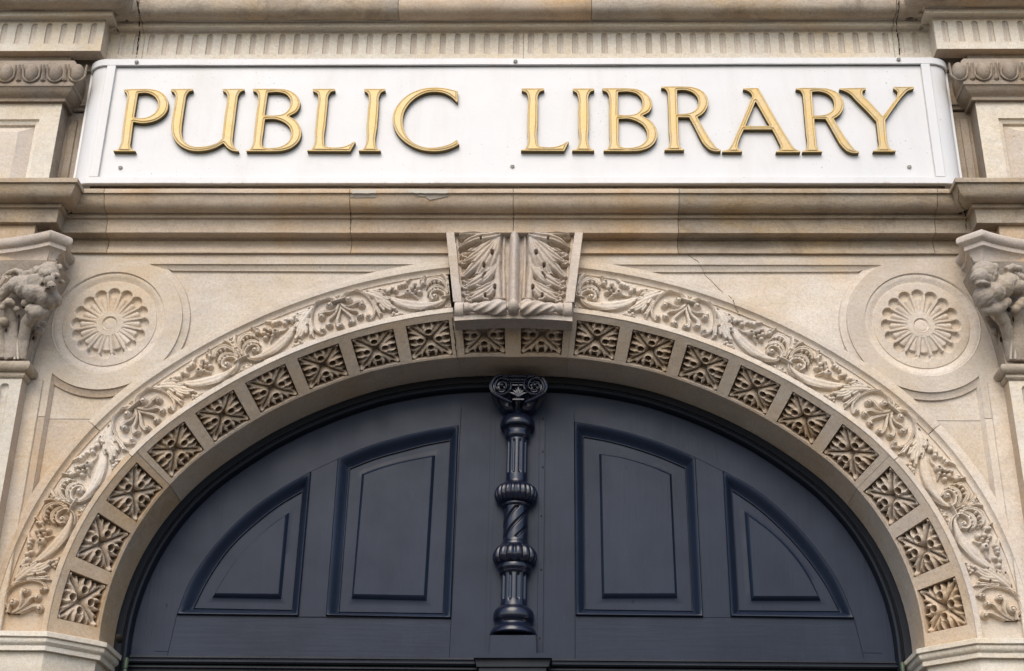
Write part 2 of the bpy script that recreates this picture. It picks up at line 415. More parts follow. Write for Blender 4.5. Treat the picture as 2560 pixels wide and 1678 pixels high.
def sweep(name, prof, path, m_, parent, ds=.03, wob=.0008, ang=32, seed=0, back=.12, cap=True, closed=False):
    """moulding: prof = (outward, Z) top to bottom; path = plan points (x, y), left to right seen from the front"""
    path = [np.array(p, float) for p in path]; pts = []; nrm = []
    k = len(path)
    segn = []
    for i in range(k-1):
        d = path[i+1]-path[i]; d = d/np.linalg.norm(d); segn.append(np.array([d[1], -d[0]]))
    for i in range(k):
        if i == 0: mv = segn[0]
        elif i == k-1: mv = segn[-1]
        else:
            mv = segn[i-1]+segn[i]; mv = mv/np.linalg.norm(mv); mv = mv/max(.2, mv@segn[i])
        pts.append((path[i], mv, True))
        if i < k-1:
            L = np.linalg.norm(path[i+1]-path[i]); q = int(L/ds)
            for j in range(1, q): pts.append((path[i]+(path[i+1]-path[i])*j/q, segn[i], False))
    P = np.zeros((len(prof), len(pts), 3))
    for j, (p, mv, corner) in enumerate(pts):
        for i, (o_, z_) in enumerate(prof):
            nn = noise.noise(Vector((p[0]*7+seed, p[1]*7, i*.4)))*wob+noise.noise(Vector((p[0]*31+seed, p[1]*9, i*.4)))*wob*.5
            q = p+mv*(o_+nn); P[i, j] = (q[0], q[1], z_+(noise.noise(Vector((p[0]*5+seed, 9+i*.2, 1)))*wob*.8))
    mb = MB(); mb.grid(P[:, ::1])
    if cap:
        for e in (0, len(pts)-1):
            b = len(mb.V); p, mv, _ = pts[e]; q = p-mv*back
            V = [tuple(P[i, e]) for i in range(len(prof))]+[(q[0], q[1], prof[-1][1]), (q[0], q[1], prof[0][1])]
            mb.V += V; f = tuple(range(b, b+len(V))); mb.F.append(f if e else f[::-1])
        # top and bottom beds
        for row, z_ in ((0, prof[0][1]), (len(prof)-1, prof[-1][1])):
            B = np.array([[*(p-mv*back), z_] for p, mv, _ in pts]); mb.grid(np.stack([P[row], B]))
    return mb.build(name, m_, parent, True, ang)

def offset_poly(L, d):
    """offset of an open polyline to its left by d (mitred)"""
    L = np.asarray(L, float); n = len(L); out = np.zeros_like(L)
    for i in range(n):
        a_ = L[i]-L[i-1] if i > 0 else L[i+1]-L[i]; b_ = L[i+1]-L[i] if i < n-1 else L[i]-L[i-1]
        a_ = a_/np.linalg.norm(a_); b_ = b_/np.linalg.norm(b_)
        na = np.array([-a_[1], a_[0]]); nb = np.array([-b_[1], b_[0]]); mv = na+nb; mv = mv/np.linalg.norm(mv); mv = mv/max(.3, mv@na)
        out[i] = L[i]+mv*d
    return out
def moulding_xz(name, L, prof, m_, parent, Yb=0):
    """moulding along a line in the wall plane; prof = (distance to the left of the line, Y)"""
    P = []
    for d, y in prof:
        o_ = offset_poly(L, d); P.append(np.stack([o_[:, 0], np.full(len(o_), y+Yb), o_[:, 1]], -1))
    mb = MB(); mb.grid(np.array(P)); return mb.build(name, m_, parent, True, 40)

def cdt(name, outer, holes, Y, m_, parent, cuts=(), keep=None):
    """flat wall face at depth Y: polygon with holes in the x,z plane"""
    pts = []; faces = []; edges = []
    def addl(L):
        b = len(pts); n = len(L)
        for q in L: pts.append(Vector((float(q[0]), float(q[1]))))
        for i in range(n): edges.append((b+i, b+(i+1) % n))
    addl(outer)
    for h in holes: addl(h)
    for a_, b_ in cuts:
        b = len(pts); pts.append(Vector(a_)); pts.append(Vector(b_)); edges.append((b, b+1))
    v, e, f, _, _, _ = geometry.delaunay_2d_cdt(pts, edges, [], 0, 1e-6)
    def inside(P, L):
        c = False; n = len(L); x, y = P
        for i in range(n):
            x1, y1 = L[i][0], L[i][1]; x2, y2 = L[(i+1) % n][0], L[(i+1) % n][1]
            if (y1 > y) != (y2 > y) and x < (x2-x1)*(y-y1)/(y2-y1)+x1: c = not c
        return c
    F = []
    for t in f:
        c = (sum(v[i].x for i in t)/len(t), sum(v[i].y for i in t)/len(t))
        if inside(c, outer) and not any(inside(c, h) for h in holes) and (keep is None or keep(c)): F.append(tuple(t))
    if not F: return None
    used = sorted({i for t in F for i in t}); mp = {u: k for k, u in enumerate(used)}
    V = [(v[i].x, Y, v[i].y) for i in used]
    F2 = []
    for t in F:
        a_, b_, c_ = [v[i] for i in t[:3]]
        cr = (b_.x-a_.x)*(c_.y-a_.y)-(b_.y-a_.y)*(c_.x-a_.x)
        F2.append(tuple(mp[i] for i in (t if cr > 0 else t[::-1])))
    return mesh(name, V, F2, m_, parent, False)

# ------------------------------------------------------------------ pavement
mb = MB(); mb.grid(np.array([[[-60, 3, -.02], [60, 3, -.02]], [[-60, -60, -.02], [60, -60, -.02]]][::-1]))
tag(mb.build('pavement', PAVE, None, False), 'grey stone pavement in front of the library doorway', None, None, 'structure')

# dark core of the wall, well behind every carved face, so no light leaks through the joints
core = thing('library_wall', 'cream sandstone wall round the doorway with sunk spandrel panels and block joints', 'wall', (0, 0, 0))
mb = MB()
mb.box(-3.2, 3.2, .42, .9, 4.02, 6.2); mb.box(-3.2, -1.45, .42, .9, -.02, 4.02); mb.box(1.45, 3.2, .42, .9, -.02, 4.02); mb.box(-3.2, 3.2, .24, .42, 4.05, 6.2)
mb.box(-3.2, -1.9, .06, .42, -.02, 4.05); mb.box(1.9, 3.2, .06, .42, -.02, 4.05)
mb.box(-2.2, 2.2, .9, 1.0, -.02, 4.02)
mb.build('backing_masonry', ST_T, core, False)

# ------------------------------------------------------------------ wall faces (spandrels)
RC = np.array([1.424, 3.849])          # roundel centre (right one)
Z_T1 = zc(661, 0); Z_TOP = zc(633, 0)+.004
RA, RB = .2605, .289                   # rings round the roundels
def circ_pts(c, r, a0, a1, n):
    t = np.linspace(a0, a1, n); return np.stack([c[0]+r*np.cos(t), c[1]+r*np.sin(t)], -1)
def arch_xz(s0, s1, off, n):
    p = arc(np.linspace(s0, s1, n), off, 0); return p[:, [0, 2]]
FD = .021                               # depth of the sunk fields
mprof = [(0, 0), (.0012, .0065), (.006, .0080), (.012, .0105), (.018, .0125), (.0245, .0130), (.0262, FD), (.03, FD+.0006)]
XV = 1.592                              # line of the flat strip beside the capital shaft
def spandrel(sg):
    c = RC
    # region A: top line from the keystone to the roundel ring, down the ring to the arch
    a0 = math.asin((Z_T1-c[1])/RA); xq = c[0]-RA*math.cos(a0)
    # where the ring meets the arch
    def hit(r, lo, hi, f):
        for _ in range(60):
            mid = (lo+hi)/2
            P = c+r*np.array([math.cos(mid), math.sin(mid)]); s_, o_ = arc_inv((P[0], 0, P[1]))
            if f(o_): lo = mid
            else: hi = mid
        return lo
    angA = hit(RA, math.pi, math.pi*1.45, lambda o_: o_ > .30)
    # walk: top line (keystone -> roundel), ring counter clockwise down to the arch
    top = [np.array([.236, Z_T1]), np.array([xq, Z_T1])]
    ringA = circ_pts(c, RA, math.pi-a0, angA, 40)
    la = np.vstack([top[0][None], ringA])
    sA, _ = arc_inv((ringA[-1][0], 0, ringA[-1][1]))
    loopA = np.vstack([la, arch_xz(sA, .18, .30, 60)])
    # region B: below the ring, right of the flat strip, outside the arch
    angB0 = math.acos((XV-c[0])/RA)*-1      # on the strip line, lower side
    angB1 = hit(RA, -math.pi*.62, angB0, lambda o_: o_ < .30)
    ringB = circ_pts(c, RA, angB1, angB0, 40)
    sB, _ = arc_inv((ringB[0][0], 0, ringB[0][1]))
    # bottom end where the strip line meets the arch
    ss = np.linspace(.9, SL, 400); pz = arc(ss, .30, 0); kk = int(np.argmin(np.abs(pz[:, 0]-XV)))
    sE = ss[kk]
    lb = ringB
    loopB = np.vstack([ringB, arch_xz(sE, sB, .30, 50)])
    outer = [(.19, Z_TOP), (1.93, Z_TOP), (1.93, 2.62), (1.6, 2.62)]
    ao = arch_xz(SL, .19, .30, 90)
    outer = np.vstack([[(.19, Z_TOP), (1.93, Z_TOP), (1.93, ZS)], ao])
    zj = float(unp(1280+1020*1, 1046, 0)[2]) if sg > 0 else float(unp(150, 1042, 0)[2])
    hole_r = circ_pts(c, .2, 0, 2*math.pi, 97)[:-1]
    M = lambda L: np.stack([np.asarray(L)[:, 0]*sg, np.asarray(L)[:, 1]], -1)
    cuts = [((.9*sg, zj+.0012), (1.93*sg, zj+.0012)), ((.9*sg, zj-.0012), (1.93*sg, zj-.0012))]
    for nm, kp, mt in (('upper', lambda q: q[1] > zj+.0012, ST if sg < 0 else ST), ('lower', lambda q: q[1] < zj-.0012, ST_T if sg < 0 else ST)):
        b = cdt('wall_block', M(outer), [M(loopA), M(loopB), M(hole_r)], 0, mt, core, cuts, kp)
        f1 = cdt('sunk_field', M(loopA), [], FD, mt, core, cuts, kp) if nm == 'upper' else None
        f2 = cdt('sunk_field', M(loopB), [], FD, mt, core, cuts, kp)
    xj = float(arch_xz(S1*.7, SL, .31, 400)[int(np.argmin(np.abs(arch_xz(S1*.7, SL, .31, 400)[:, 1]-zj))), 0])
    mb = MB(); mb.box(min(XV*sg, 1.9*sg), max(XV*sg, 1.9*sg), .0025, .012, zj-.0014, zj+.0014); mb.build('joint_mortar', MORTAR, core, False)
    mb = MB(); mb.box(min(xj*sg, XV*sg), max(xj*sg, XV*sg), FD+.002, FD+.012, zj-.0014, zj+.0014)
    mb.build('joint_mortar', MORTAR, core, False)
    # mouldings: left of the walking direction = into the sunk field for region A
    LA = M(la); LB = M(lb)
    if sg > 0:
        moulding_xz('panel_moulding', LA[::-1], [(d, y) for d, y in mprof], ST, core)
        moulding_xz('panel_moulding', LB[::-1], [(d, y) for d, y in mprof], ST, core)
    else:
        moulding_xz('panel_moulding', LA, [(d, y) for d, y in mprof], ST, core)
        moulding_xz('panel_moulding', LB, [(d, y) for d, y in mprof], ST_T, core)
    # straight return of region B beside the flat strip
    p0 = ringB[-1]; zE = float(arc(sE, .30, 0)[2])
    LV = np.array([[p0[0], p0[1]+.004], [p0[0], zE]]); LV = M(LV)
    moulding_xz('panel_edge', LV if sg < 0 else LV[::-1], [(0, 0), (.002, .006), (.007, .012), (.010, FD)], ST_T if sg < 0 else ST, core)
for sg in (-1, 1): spandrel(sg)

# ------------------------------------------------------------------ cornice below the sign
CORN = [(463, .118, None)]
def prof_px(L, ref=0.0):
    return [(p, zc(y, -p-ref)) for y, p in L]
corn_px = [(472, .132), (474, .134), (482.5, .134), (483.5, .131), (484.5, .1265), (488, .1250), (494, .1225), (501, .1195), (508, .1155), (515, .1095), (521, .102), (526, .093), (530, .083), (533, .072),
           (534.5, .066), (536, .0655), (544.5, .0655), (546, .062), (547.5, .058), (550, .0545), (555, .0525), (562, .052), (582, .052), (583.5, .050)]
CP = prof_px(corn_px)
zsof = CP[-1][1]
CP += [(.047, zsof-.0005), (.010, zsof+.001), (.008, zsof-.004), (.008, zc(600, -.008)), (.003, zc(601.5, -.003)), (.0015, zc(608, 0)), (.001, zc(614, 0)), (.003, zc(619, 0)), (.009, zc(625, -.008)), (.0125, zc(631, -.012)), (.0125, zc(633, -.012)), (.0, zc(633.5, -.01))]
CP = [(.0, CP[0][1]+.003)]+CP
cornice = thing('lower_cornice', 'weathered moulded stone cornice running across just below the white sign', 'cornice', (0, -.05, CP[0][1]))
XB = 1.672; FWD = -.072
def jx(px, y=520): return float(unp(px, y, -.1)[0])
cuts = [-XB-.0, jx(262), jx(875), jx(1283), jx(1697), jx(2342), XB]
joints = [jx(262), jx(875), jx(1283), jx(1697), jx(2342)]
g = .0009
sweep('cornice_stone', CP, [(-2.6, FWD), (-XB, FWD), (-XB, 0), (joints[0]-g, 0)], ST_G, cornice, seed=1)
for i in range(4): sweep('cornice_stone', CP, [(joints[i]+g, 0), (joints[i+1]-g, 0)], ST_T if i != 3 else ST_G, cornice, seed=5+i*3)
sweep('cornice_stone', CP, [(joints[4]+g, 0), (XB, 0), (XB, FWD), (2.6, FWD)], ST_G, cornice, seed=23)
mb = MB(); mb.box(-2.6, 2.6, .012, .05, zc(640, 0), CP[0][1]-.004); mb.build('cornice_core', MORTAR_G, cornice, False)
# mortar repairs on the cornice
def patch(pts, name, m_, Yf, thick=.0009):
    rnd = random.Random(int(pts[0][0])); P2 = []; Y2 = []; n0 = len(pts)
    for i in range(n0):
        a_, b_ = np.array(pts[i]), np.array(pts[(i+1) % n0]); k = max(1, int(np.linalg.norm(b_-a_)/7))
        for j in range(k):
            q_ = a_+(b_-a_)*j/k; q_ = q_+np.array([rnd.uniform(-1.2, 1.2), rnd.uniform(-.7, .7)]); P2.append(tuple(q_)); Y2.append(Yf[i]+(Yf[(i+1) % n0]-Yf[i])*j/k)
    pts, Yf = P2, Y2
    V = []; n = len(pts)
    for q, y in zip(pts, Yf): p = unp(q[0], q[1], y); V.append((p[0], p[1]-thick, p[2]))
    for q, y in zip(pts, Yf): p = unp(q[0], q[1], y); V.append((p[0], p[1]+.01, p[2]))
    F = [tuple(range(n))]+[(i, (i+1) % n, n+(i+1) % n, n+i) for i in range(n)]
    return mesh(name, V, F, m_, cornice, False)
q = lambda x, y: (700+x/5.571, 420+y/5.571)
patch([q(1005, 305), q(1340, 300), q(1342, 352), q(1003, 355)], 'mortar_repair', MORTAR, [-.1345]*4)
patch([q(1000, 362), q(1335, 355), q(1335, 412), q(970, 416)], 'mortar_repair', MORTAR_G, [-.1285, -.1285, -.1235, -.1235])
patch([q(1780, 302), q(1900, 300), q(2335, 305), q(2338, 352), q(1900, 352), q(1790, 345)], 'mortar_repair', MORTAR, [-.1345]*6)
patch([q(1905, 372), q(2335, 362), q(2330, 400), q(2200, 425), q(2080, 445), q(2020, 405), q(1915, 395)], 'mortar_repair', MORTAR_G, [-.1265, -.1275, -.125, -.1235, -.1225, -.1245, -.1255])

# ------------------------------------------------------------------ frieze with flutes and the big roll above
ZF0 = zc(150, -.03)-.03; 
fr_px = [(0, .150), (8, .149), (16, .146), (24, .140), (32, .130), (38, .119), (42, .110), (46, .100), (49, .089), (50.5, .082)]
FRP = prof_px(fr_px)
z0 = FRP[-1][1]
FRP = [(.120, z0+.115), (.135, z0+.100), (.146, z0+.082)]+[(p, z) for p, z in FRP]
FRP += [(.078, zc(51.5, -.08)), (.075, zc(53, -.075)), (.075, zc(66, -.075)), (.0735, zc(67, -.073)), (.066, zc(68, -.066)), (.060, zc(70, -.06)), (.052, zc(72.5, -.052)), (.045, zc(76, -.045)), (.041, zc(80, -.041)), (.040, zc(82, -.04))]
FB = .040                                # projection of the fluted face
ZFT = FRP[-1][1]; ZFB = zc(152, -FB)
frieze = thing('fluted_frieze', 'pale stone frieze with a row of small upright flutes above the sign', 'frieze', (0, -.04, ZFB))
XF = 1.612; FWF = -.072
FPATH = [(-2.7, FWF), (-XF, FWF), (-XF, 0), (XF, 0), (XF, FWF), (2.7, FWF)]
fj = [float(unp(x, 30, -.14)[0]) for x in (346, 995, 1479, 2243)]
kroll = [i for i, p in enumerate(FRP) if p[0] <= .0821][0]
roll, cove = FRP[:kroll+1], FRP[kroll:]
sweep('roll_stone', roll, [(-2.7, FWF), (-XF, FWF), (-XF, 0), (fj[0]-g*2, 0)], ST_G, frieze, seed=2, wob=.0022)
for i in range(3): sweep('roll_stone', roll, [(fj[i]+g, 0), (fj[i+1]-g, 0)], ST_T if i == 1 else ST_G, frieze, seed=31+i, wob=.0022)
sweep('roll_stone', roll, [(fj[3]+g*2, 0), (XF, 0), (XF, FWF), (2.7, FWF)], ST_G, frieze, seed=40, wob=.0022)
sweep('fillet_course', cove, [(-2.7, FWF), (-XF, FWF), (-XF, 0), (fj[0]-g*2, 0)], ST_P, frieze, seed=2, wob=.0014)
sweep('fillet_course', cove, [(fj[0]+g, 0), (fj[3]-g, 0)], ST_P, frieze, seed=3, wob=.0014)
sweep('fillet_course', cove, [(fj[3]+g*2, 0), (XF, 0), (XF, FWF), (2.7, FWF)], ST_P, frieze, seed=4, wob=.0014)
# the flutes: real hollows behind openings of the fluted face
PIT = abs(unp(1400.8, 110, -FB)[0]-unp(1143.7, 110, -FB)[0])/7
FLW = .0118; fz1 = zc(83.5, -FB); fz0 = zc(134.6, -FB)
def flute_outline(x, zb, zt, w_, n=10):
    zc_ = zt-w_; t = np.linspace(0, math.pi, n)
    return np.vstack([[(x-w_, zb), (x+w_, zb)], np.stack([x+w_*np.cos(t), zc_+w_*np.sin(t)], -1)])
def flute_mesh(zb, zt, w_):
    """shallow round-backed hollow, rim at y=0, in local coordinates with x=0"""
    O = flute_outline(0, zb, zt, w_, 12); cz = (zb+zt)/2; mb = MB(); rows = []
    cen = np.array([0, cz])
    for k, (sc, dy) in enumerate(((1, 0), (.99, .0050), (.9, .0062), (.62, .0072), (.3, .0076), (.02, .0076))):
        pts = []
        for p in O:
            q = np.array([p[0]*sc, p[1]])
            if p[1] > zt-w_: q[1] = zt-w_+(p[1]-(zt-w_))*sc
            elif k: q[1] = p[1]+min(.0012*k, .003)
            pts.append((q[0], dy, q[1]))
        rows.append(pts)
    mb.grid(np.array(rows), close_u=True); return mb
fm = flute_mesh(fz0, fz1, FLW)
flute_me = None
def flute_at(x, y, parent, rot=0):
    global flute_me
    if flute_me is None:
        o = fm.build('flute', ST_R, parent); flute_me = o.data
    else:
        o = link('flute', flute_me, parent)
    o.location = (x, y, 0)
    if rot: o.rotation_euler = (0, 0, rot)
    return o
xs = []
x0f = float(unp(1143.7, 110, -FB)[0])
k = -60
while k < 60:
    x = x0f+k*PIT
    if -XF+FB+.016 < x < XF-FB-.012: xs.append(x)
    k += 1
def fluted_face(x0, x1, X, y, m_):
    holes = [flute_outline(x, fz0, fz1, FLW) for x in X if x0+FLW < x < x1-FLW]
    cdt('fluted_stone', np.array([(x0, ZFB-.02), (x1, ZFB-.02), (x1, ZFT+.0005), (x0, ZFT+.0005)]), holes, y, m_, frieze)
    for x in X:
        if x0+FLW < x < x1-FLW: flute_at(x, y, frieze)
fs = [-XF+FB, fj[0]+.004, .02, fj[3]-.004, XF-FB]
# nudge the joints between flutes
for i in (1, 2, 3):
    xk = min(xs, key=lambda q: abs(q+PIT/2-fs[i])); fs[i] = xk+PIT/2
for i in range(4): fluted_face(fs[i]+(.0008 if i else 0), fs[i+1]-(.0008 if i < 3 else 0), xs, -FB, ST_P)
mb = MB(); mb.box(-2.7, 2.7, -.02, .2, ZFB-.03, ZFT+.15); mb.build('frieze_core', MORTAR_G, frieze, False)
yb_ = FWF-FB; zbb = zc(124.7, yb_)
for sg in (-1, 1):
    xe = XF-FB
    pxs = [30, 164, 300, 436, 578, 716, 858] if sg < 0 else [1652, 1795, 1940, 2082, 2222, 2362]
    base = sorted(abs(float(unp(((q_ if sg < 0 else q_)/3.714)+(0 if sg < 0 else 1920), 90, yb_)[0])) for q_ in pxs)
    p0 = base[0]; pit = np.mean(np.diff(base))
    X = [p0+pit*i for i in range(11)]
    X = [sg*x for x in X]
    xa, xb = sorted((sg*xe, sg*2.6))
    # this face stands further forward: its own outline height
    za, zb2 = zc(107, yb_) if sg < 0 else zc(97.5, yb_), zc(61, yb_) if sg < 0 else zc(47, yb_)
    dz = -.003
    holes = [flute_outline(x, fz0+dz, fz1+dz, FLW) for x in X if xa+FLW < x < xb-FLW]
    cdt('fluted_stone', np.array([(xa, zbb), (xb, zbb), (xb, ZFT+.0005), (xa, ZFT+.0005)]), holes, yb_, ST_P, frieze)
    for x in X:
        if xa+FLW < x < xb-FLW:
            o = flute_at(x, yb_, frieze); o.location.z = dz
    # the return of the block and its underside
    mb = MB(); mb.grid(np.array([[[sg*xe, yb_, zbb], [sg*xe, -FB+.02, zbb]], [[sg*xe, yb_, ZFT], [sg*xe, -FB+.02, ZFT]]]))
    mb.build('block_return', ST_P, frieze, False)
    mb = MB(); yd = yb_+.058
    mb.grid(np.array([[[xa, yb_, zbb], [xb, yb_, zbb]], [[xa, yd, zbb], [xb, yd, zbb]], [[xa, yd, zbb-.0], [xb, yd, zbb-.0]], [[xa, yd+.004, zbb+.03], [xb, yd+.004, zbb+.03]], [[xa, 0, zbb+.03], [xb, 0, zbb+.03]]]))
    mb.build('block_soffit', ST_T, frieze, False)

# ------------------------------------------------------------------ arch
arch = thing('stone_arch', 'carved sandstone arch with scroll band and square leaf coffers over the dark doorway', 'arch', (0, 0, ZS))
P_OUT = [(.331, .003), (.329, -.003), (.3165, -.0035), (.314, -.009), (.2955, -.009), (.2945, -.007), (.2915, -.001), (.287, .003), (.281, .005), (.2765, .0055), (.2755, .011)]
P_BG = [(.2785, .031), (.26, .031), (.23, .031), (.2, .031), (.17, .031), (.1385, .031)]
P_INF = [(.1385, .0115), (.1375, -.002), (.1365, -.003), (.1195, -.003), (.118, 0)]
JS = (.1945, 1.325)
SE_ = SL+.045; JC = .0992+.1857*6.5
gj = .0009
spans = [(-SE_, -JS[1]-gj), (-JS[1]+gj, -JS[0]-gj), (JS[0]+gj, JS[1]-gj), (JS[1]+gj, SE_)]
for a_, b_ in spans:
    mt = ST_T if a_ < -1.3 and b_ < -1.3 else ST
    ring('archivolt_stone', P_OUT, a_, b_, mt, arch)
    ring('fillet_stone', P_INF, a_, b_, mt, arch, wob=.001)
mt_of = lambda s: ST_R
# splay with coffer openings
W_ = math.hypot(.118, .12)
def splay(s, w_, h=0.0):
    s = np.asarray(s, float); w_ = np.asarray(w_, float); k = w_/W_
    off = .118*(1-k)+eo(s)*k+.713*np.asarray(h); y = .12*k+.702*np.asarray(h)
    return arc(s, off, y)
CW0, CW1 = .0250, .1600; CHL = .0718; CDP = .046
CS = [.0992+.1857*i for i in range(10)]
cof = sorted([-c for c in CS]+CS)
def splay_block(a_, b_, m_):
    mb = MB(); inside = [c for c in cof if a_ < c-CHL and c+CHL < b_]
    ed = [a_]+[e for c in inside for e in (c-CHL, c+CHL)]+[b_]
    for i in range(len(ed)-1):
        x0, x1 = ed[i], ed[i+1]; n = max(2, int((x1-x0)/.02)+1); s = np.linspace(x0, x1, n)
        strips = [(0, W_)] if i % 2 == 0 else [(0, CW0), (CW1, W_)]
        for w0, w1 in strips:
            mb.grid(np.stack([splay(s, np.full(n, w_)) for w_ in np.linspace(w0, w1, 3)]))
        if i % 2 == 1:
            for w_ in (CW0, CW1):
                mb.grid(np.stack([splay(s, np.full(n, w_), np.full(n, h)) for h in (0, .02, CDP+.004)]))
            for x in (x0, x1):
                ww = np.linspace(CW0, CW1, 5); mb.grid(np.stack([splay(np.full(5, x), ww, np.full(5, h)) for h in (0, .02, CDP+.004)]))
    # reveal going back to the door frame
    n = int((b_-a_)/.02)+2; s = np.linspace(a_, b_, n)
    mb.grid(np.stack([arc(s, eo(s), np.full(n, y)) for y in (.12, .17, .23, .30)]))
    mb.grid(np.stack([arc(s, .118+0*s, np.zeros(n)+y) for y in (0, .06)]))
    for e in (a_, b_):
        sv = np.full(3, e); mb.grid(np.stack([splay(sv, np.linspace(0, W_, 3), np.full(3, h)) for h in (0, .06)]))
        mb.grid(np.stack([arc(np.full(2, e), np.array([eo(e)]*2)+o_, np.array([.12, .3])) for o_ in (0, .04)]))
    return mb.build('voussoir', m_, arch, True, 30)
for a_, b_, m_ in [(-SE_, -JC-gj, ST_T), (-JC+gj, -JS[0]-gj, ST_C), (-JS[0]+gj, JS[0]-gj, ST_C), (JS[0]+gj, JC-gj, ST_C), (JC+gj, SE_, ST_C)]: splay_block(a_, b_, m_)
# mortar in the arch joints
for js in (-JS[1], -JS[0], JS[0], JS[1]):
    jc = math.copysign(JC, js) if abs(js) > 1 else js; mb = MB(); s = np.array([jc-.0016, jc+.0016])
    mb.grid(np.stack([splay(s, np.full(2, w_), np.full(2, .0016)) for w_ in np.linspace(0, W_, 4)]))
    mm_ = MORTAR if abs(js) < 1 else MORTAR_G; mb.build('joint_mortar', mm_, arch, False); mb = MB()
    mb.grid(np.stack([arc(np.array([js-.0016, js+.0016]), np.full(2, o_), np.full(2, y_)) for o_, y_ in ((.329, -.001), (.296, -.0065))])); mb.build('joint_mortar', mm_, arch, False); mb = MB()
    mb.grid(np.stack([arc(s, eo(s), np.full(2, y_))+np.array([0, 0, .0015]) for y_ in (.12, .3)]))
    mb.build('joint_mortar', MORTAR if abs(js) < 1 else MORTAR_G, arch, False)

# rosettes: four drilled leaves in every coffer
def seg_h(X, Y, pts, w_, H, pw=.5):
    """rounded stroke; w_ = width along it, returns height"""
    L = catmull(pts, 5); d, t = dist_line(X, Y, L)
    ww = np.interp(t, np.linspace(0, 1, len(w_)), w_); q = np.clip(1-(d/ww)**2, 0, 1)
    hh = np.interp(t, np.linspace(0, 1, len(H)), H) if hasattr(H, '__len__') else H
    return hh*q**pw
def rosette_field(A, B, rnd):
    h = np.zeros(A.shape); ids = np.full(A.shape, 4)
    for k in range(4):
        c, s_ = ((1, 0), (0, 1), (-1, 0), (0, -1))[k]
        x = A*c+B*s_; y = -A*s_+B*c
        j = lambda a_: (rnd.random()-.5)*a_
        jx_, jy_ = j(.05), j(.04)
        hk = np.zeros(A.shape)
        q = np.clip(1-((x-jx_)/.42)**2-((y-.45-jy_)/.33)**2, 0, 1); hk = np.maximum(hk, .98*q**.45)
        for sg in (-1, 1):
            xs_ = x*sg
            hk = np.maximum(hk, seg_h(xs_, y, [(.22, .40), (.36, .54), (.54, .72+j(.03)), (.74, .85)], [.17, .16, .13, .085], [.80, .82, .76, .62]))
            hk = np.maximum(hk, seg_h(xs_, y, [(.12, .48), (.20, .70), (.17+j(.04), .92+j(.05))], [.15, .145, .06], [.9, .96, .86]))
            hk = np.maximum(hk, seg_h(xs_, y, [(.36, .56), (.48, .74), (.50+j(.04), .92+j(.05))], [.11, .115, .06], [.80, .84, .70]))
            hk = np.maximum(hk, seg_h(xs_, y, [(.76, .86), (.87, .90+j(.04))], [.10, .12], [.7, .92], .4))
        # groove that separates the arms, lip and drilled hole
        rr = np.hypot(x-jx_*.6, y-.455-jy_)
        hk = hk+.07*np.exp(-((rr-.185)/.035)**2)*(hk > .4)
        hk = np.where(rr < .16, np.minimum(hk, .0+.94*sstep(.125, .16, rr)), hk)
        dg_ = (y-np.abs(x))/1.414; hk = hk*(1-.6*np.exp(-(dg_/.020)**2)*sstep(.62, .45, y)); hk = np.where(dg_ < -.02-.10*sstep(.4, .7, y), 0, hk)
        better = hk > h; h = np.where(better, hk, h); ids = np.where(better & (hk > .03), k, ids)
    return h, ids
def rosette(sc, idx):
    rnd = random.Random(idx*13+5); n = 68; a_ = np.linspace(-1, 1, n); A, B = np.meshgrid(a_, a_)
    h, ids = rosette_field(A, B, rnd)
    h = h-.03*fbm(A*5+idx, B*5, idx); h = h*sstep(.10, .20, np.abs(A)+np.abs(B))
    s = sc+A*CHL; wc = (CW0+CW1)/2; w_ = wc-B*(CW1-CW0)/2
    P = splay(s, w_, CDP*(1-h)-.003*h)
    ci = ids[:-1, :-1].copy()
    cen = [ids[:-1, :-1], ids[1:, :-1], ids[:-1, 1:], ids[1:, 1:]]
    ci = np.minimum.reduce(cen); hm = np.maximum.reduce([h[:-1, :-1], h[1:, :-1], h[:-1, 1:], h[1:, 1:]])
    ci = np.where(hm <= .03, 4, ci)
    bgm = hgrid('rosette', P, ST_C, arch, ci == 4)
    for k in range(4): hgrid('leaf', P, ST_C, bgm, ci == k)
for i, c in enumerate(cof): rosette(c, i)

# ------------------------------------------------------------------ carved scroll band: one half unit, mirrored along the arch
UL = .387; M0 = float(m_of_s(.2))
def T7(x, y):
    """point traced on the band beside the keystone -> (along, across) metres"""
    P = unp(780+x/6.5, 640+y/6.5, .012); s, o_ = arc_inv(P); return ((float(m_of_s(s))-M0)/.378*UL, o_-.1385)
def TT(L): return [T7(*q) for q in L]
NX, NY = 236, 88
ux = np.linspace(0, UL, NX); uy = np.linspace(0, .140, NY); UX, UY = np.meshgrid(ux, uy)
UH = np.zeros(UX.shape); UI = np.zeros(UX.shape, int)
PX = 1/6.5/700*1.0                      # metres per traced pixel
def put(hh, i):
    global UH, UI
    k = hh > UH; UH = np.where(k, hh, UH); UI = np.where(k & (hh > .0012), i, UI)
def stroke(L, w_, H, i, pw=.55, groove=0, n=6):
    L2 = catmull(TT(L), n); d, t = dist_line(UX, UY, L2)
    ww = np.interp(t, np.linspace(0, 1, len(w_)), np.array(w_)*PX) if hasattr(w_, '__len__') else w_*PX
    hh = np.interp(t, np.linspace(0, 1, len(H)), H) if hasattr(H, '__len__') else H
    q = np.clip(1-(d/ww)**2, 0, 1)**(pw*.62)
    if groove: q = q*(1-groove*np.exp(-(d/(ww*.28))**2)*np.clip(1-t*.5, 0, 1))
    put(hh*q, i)
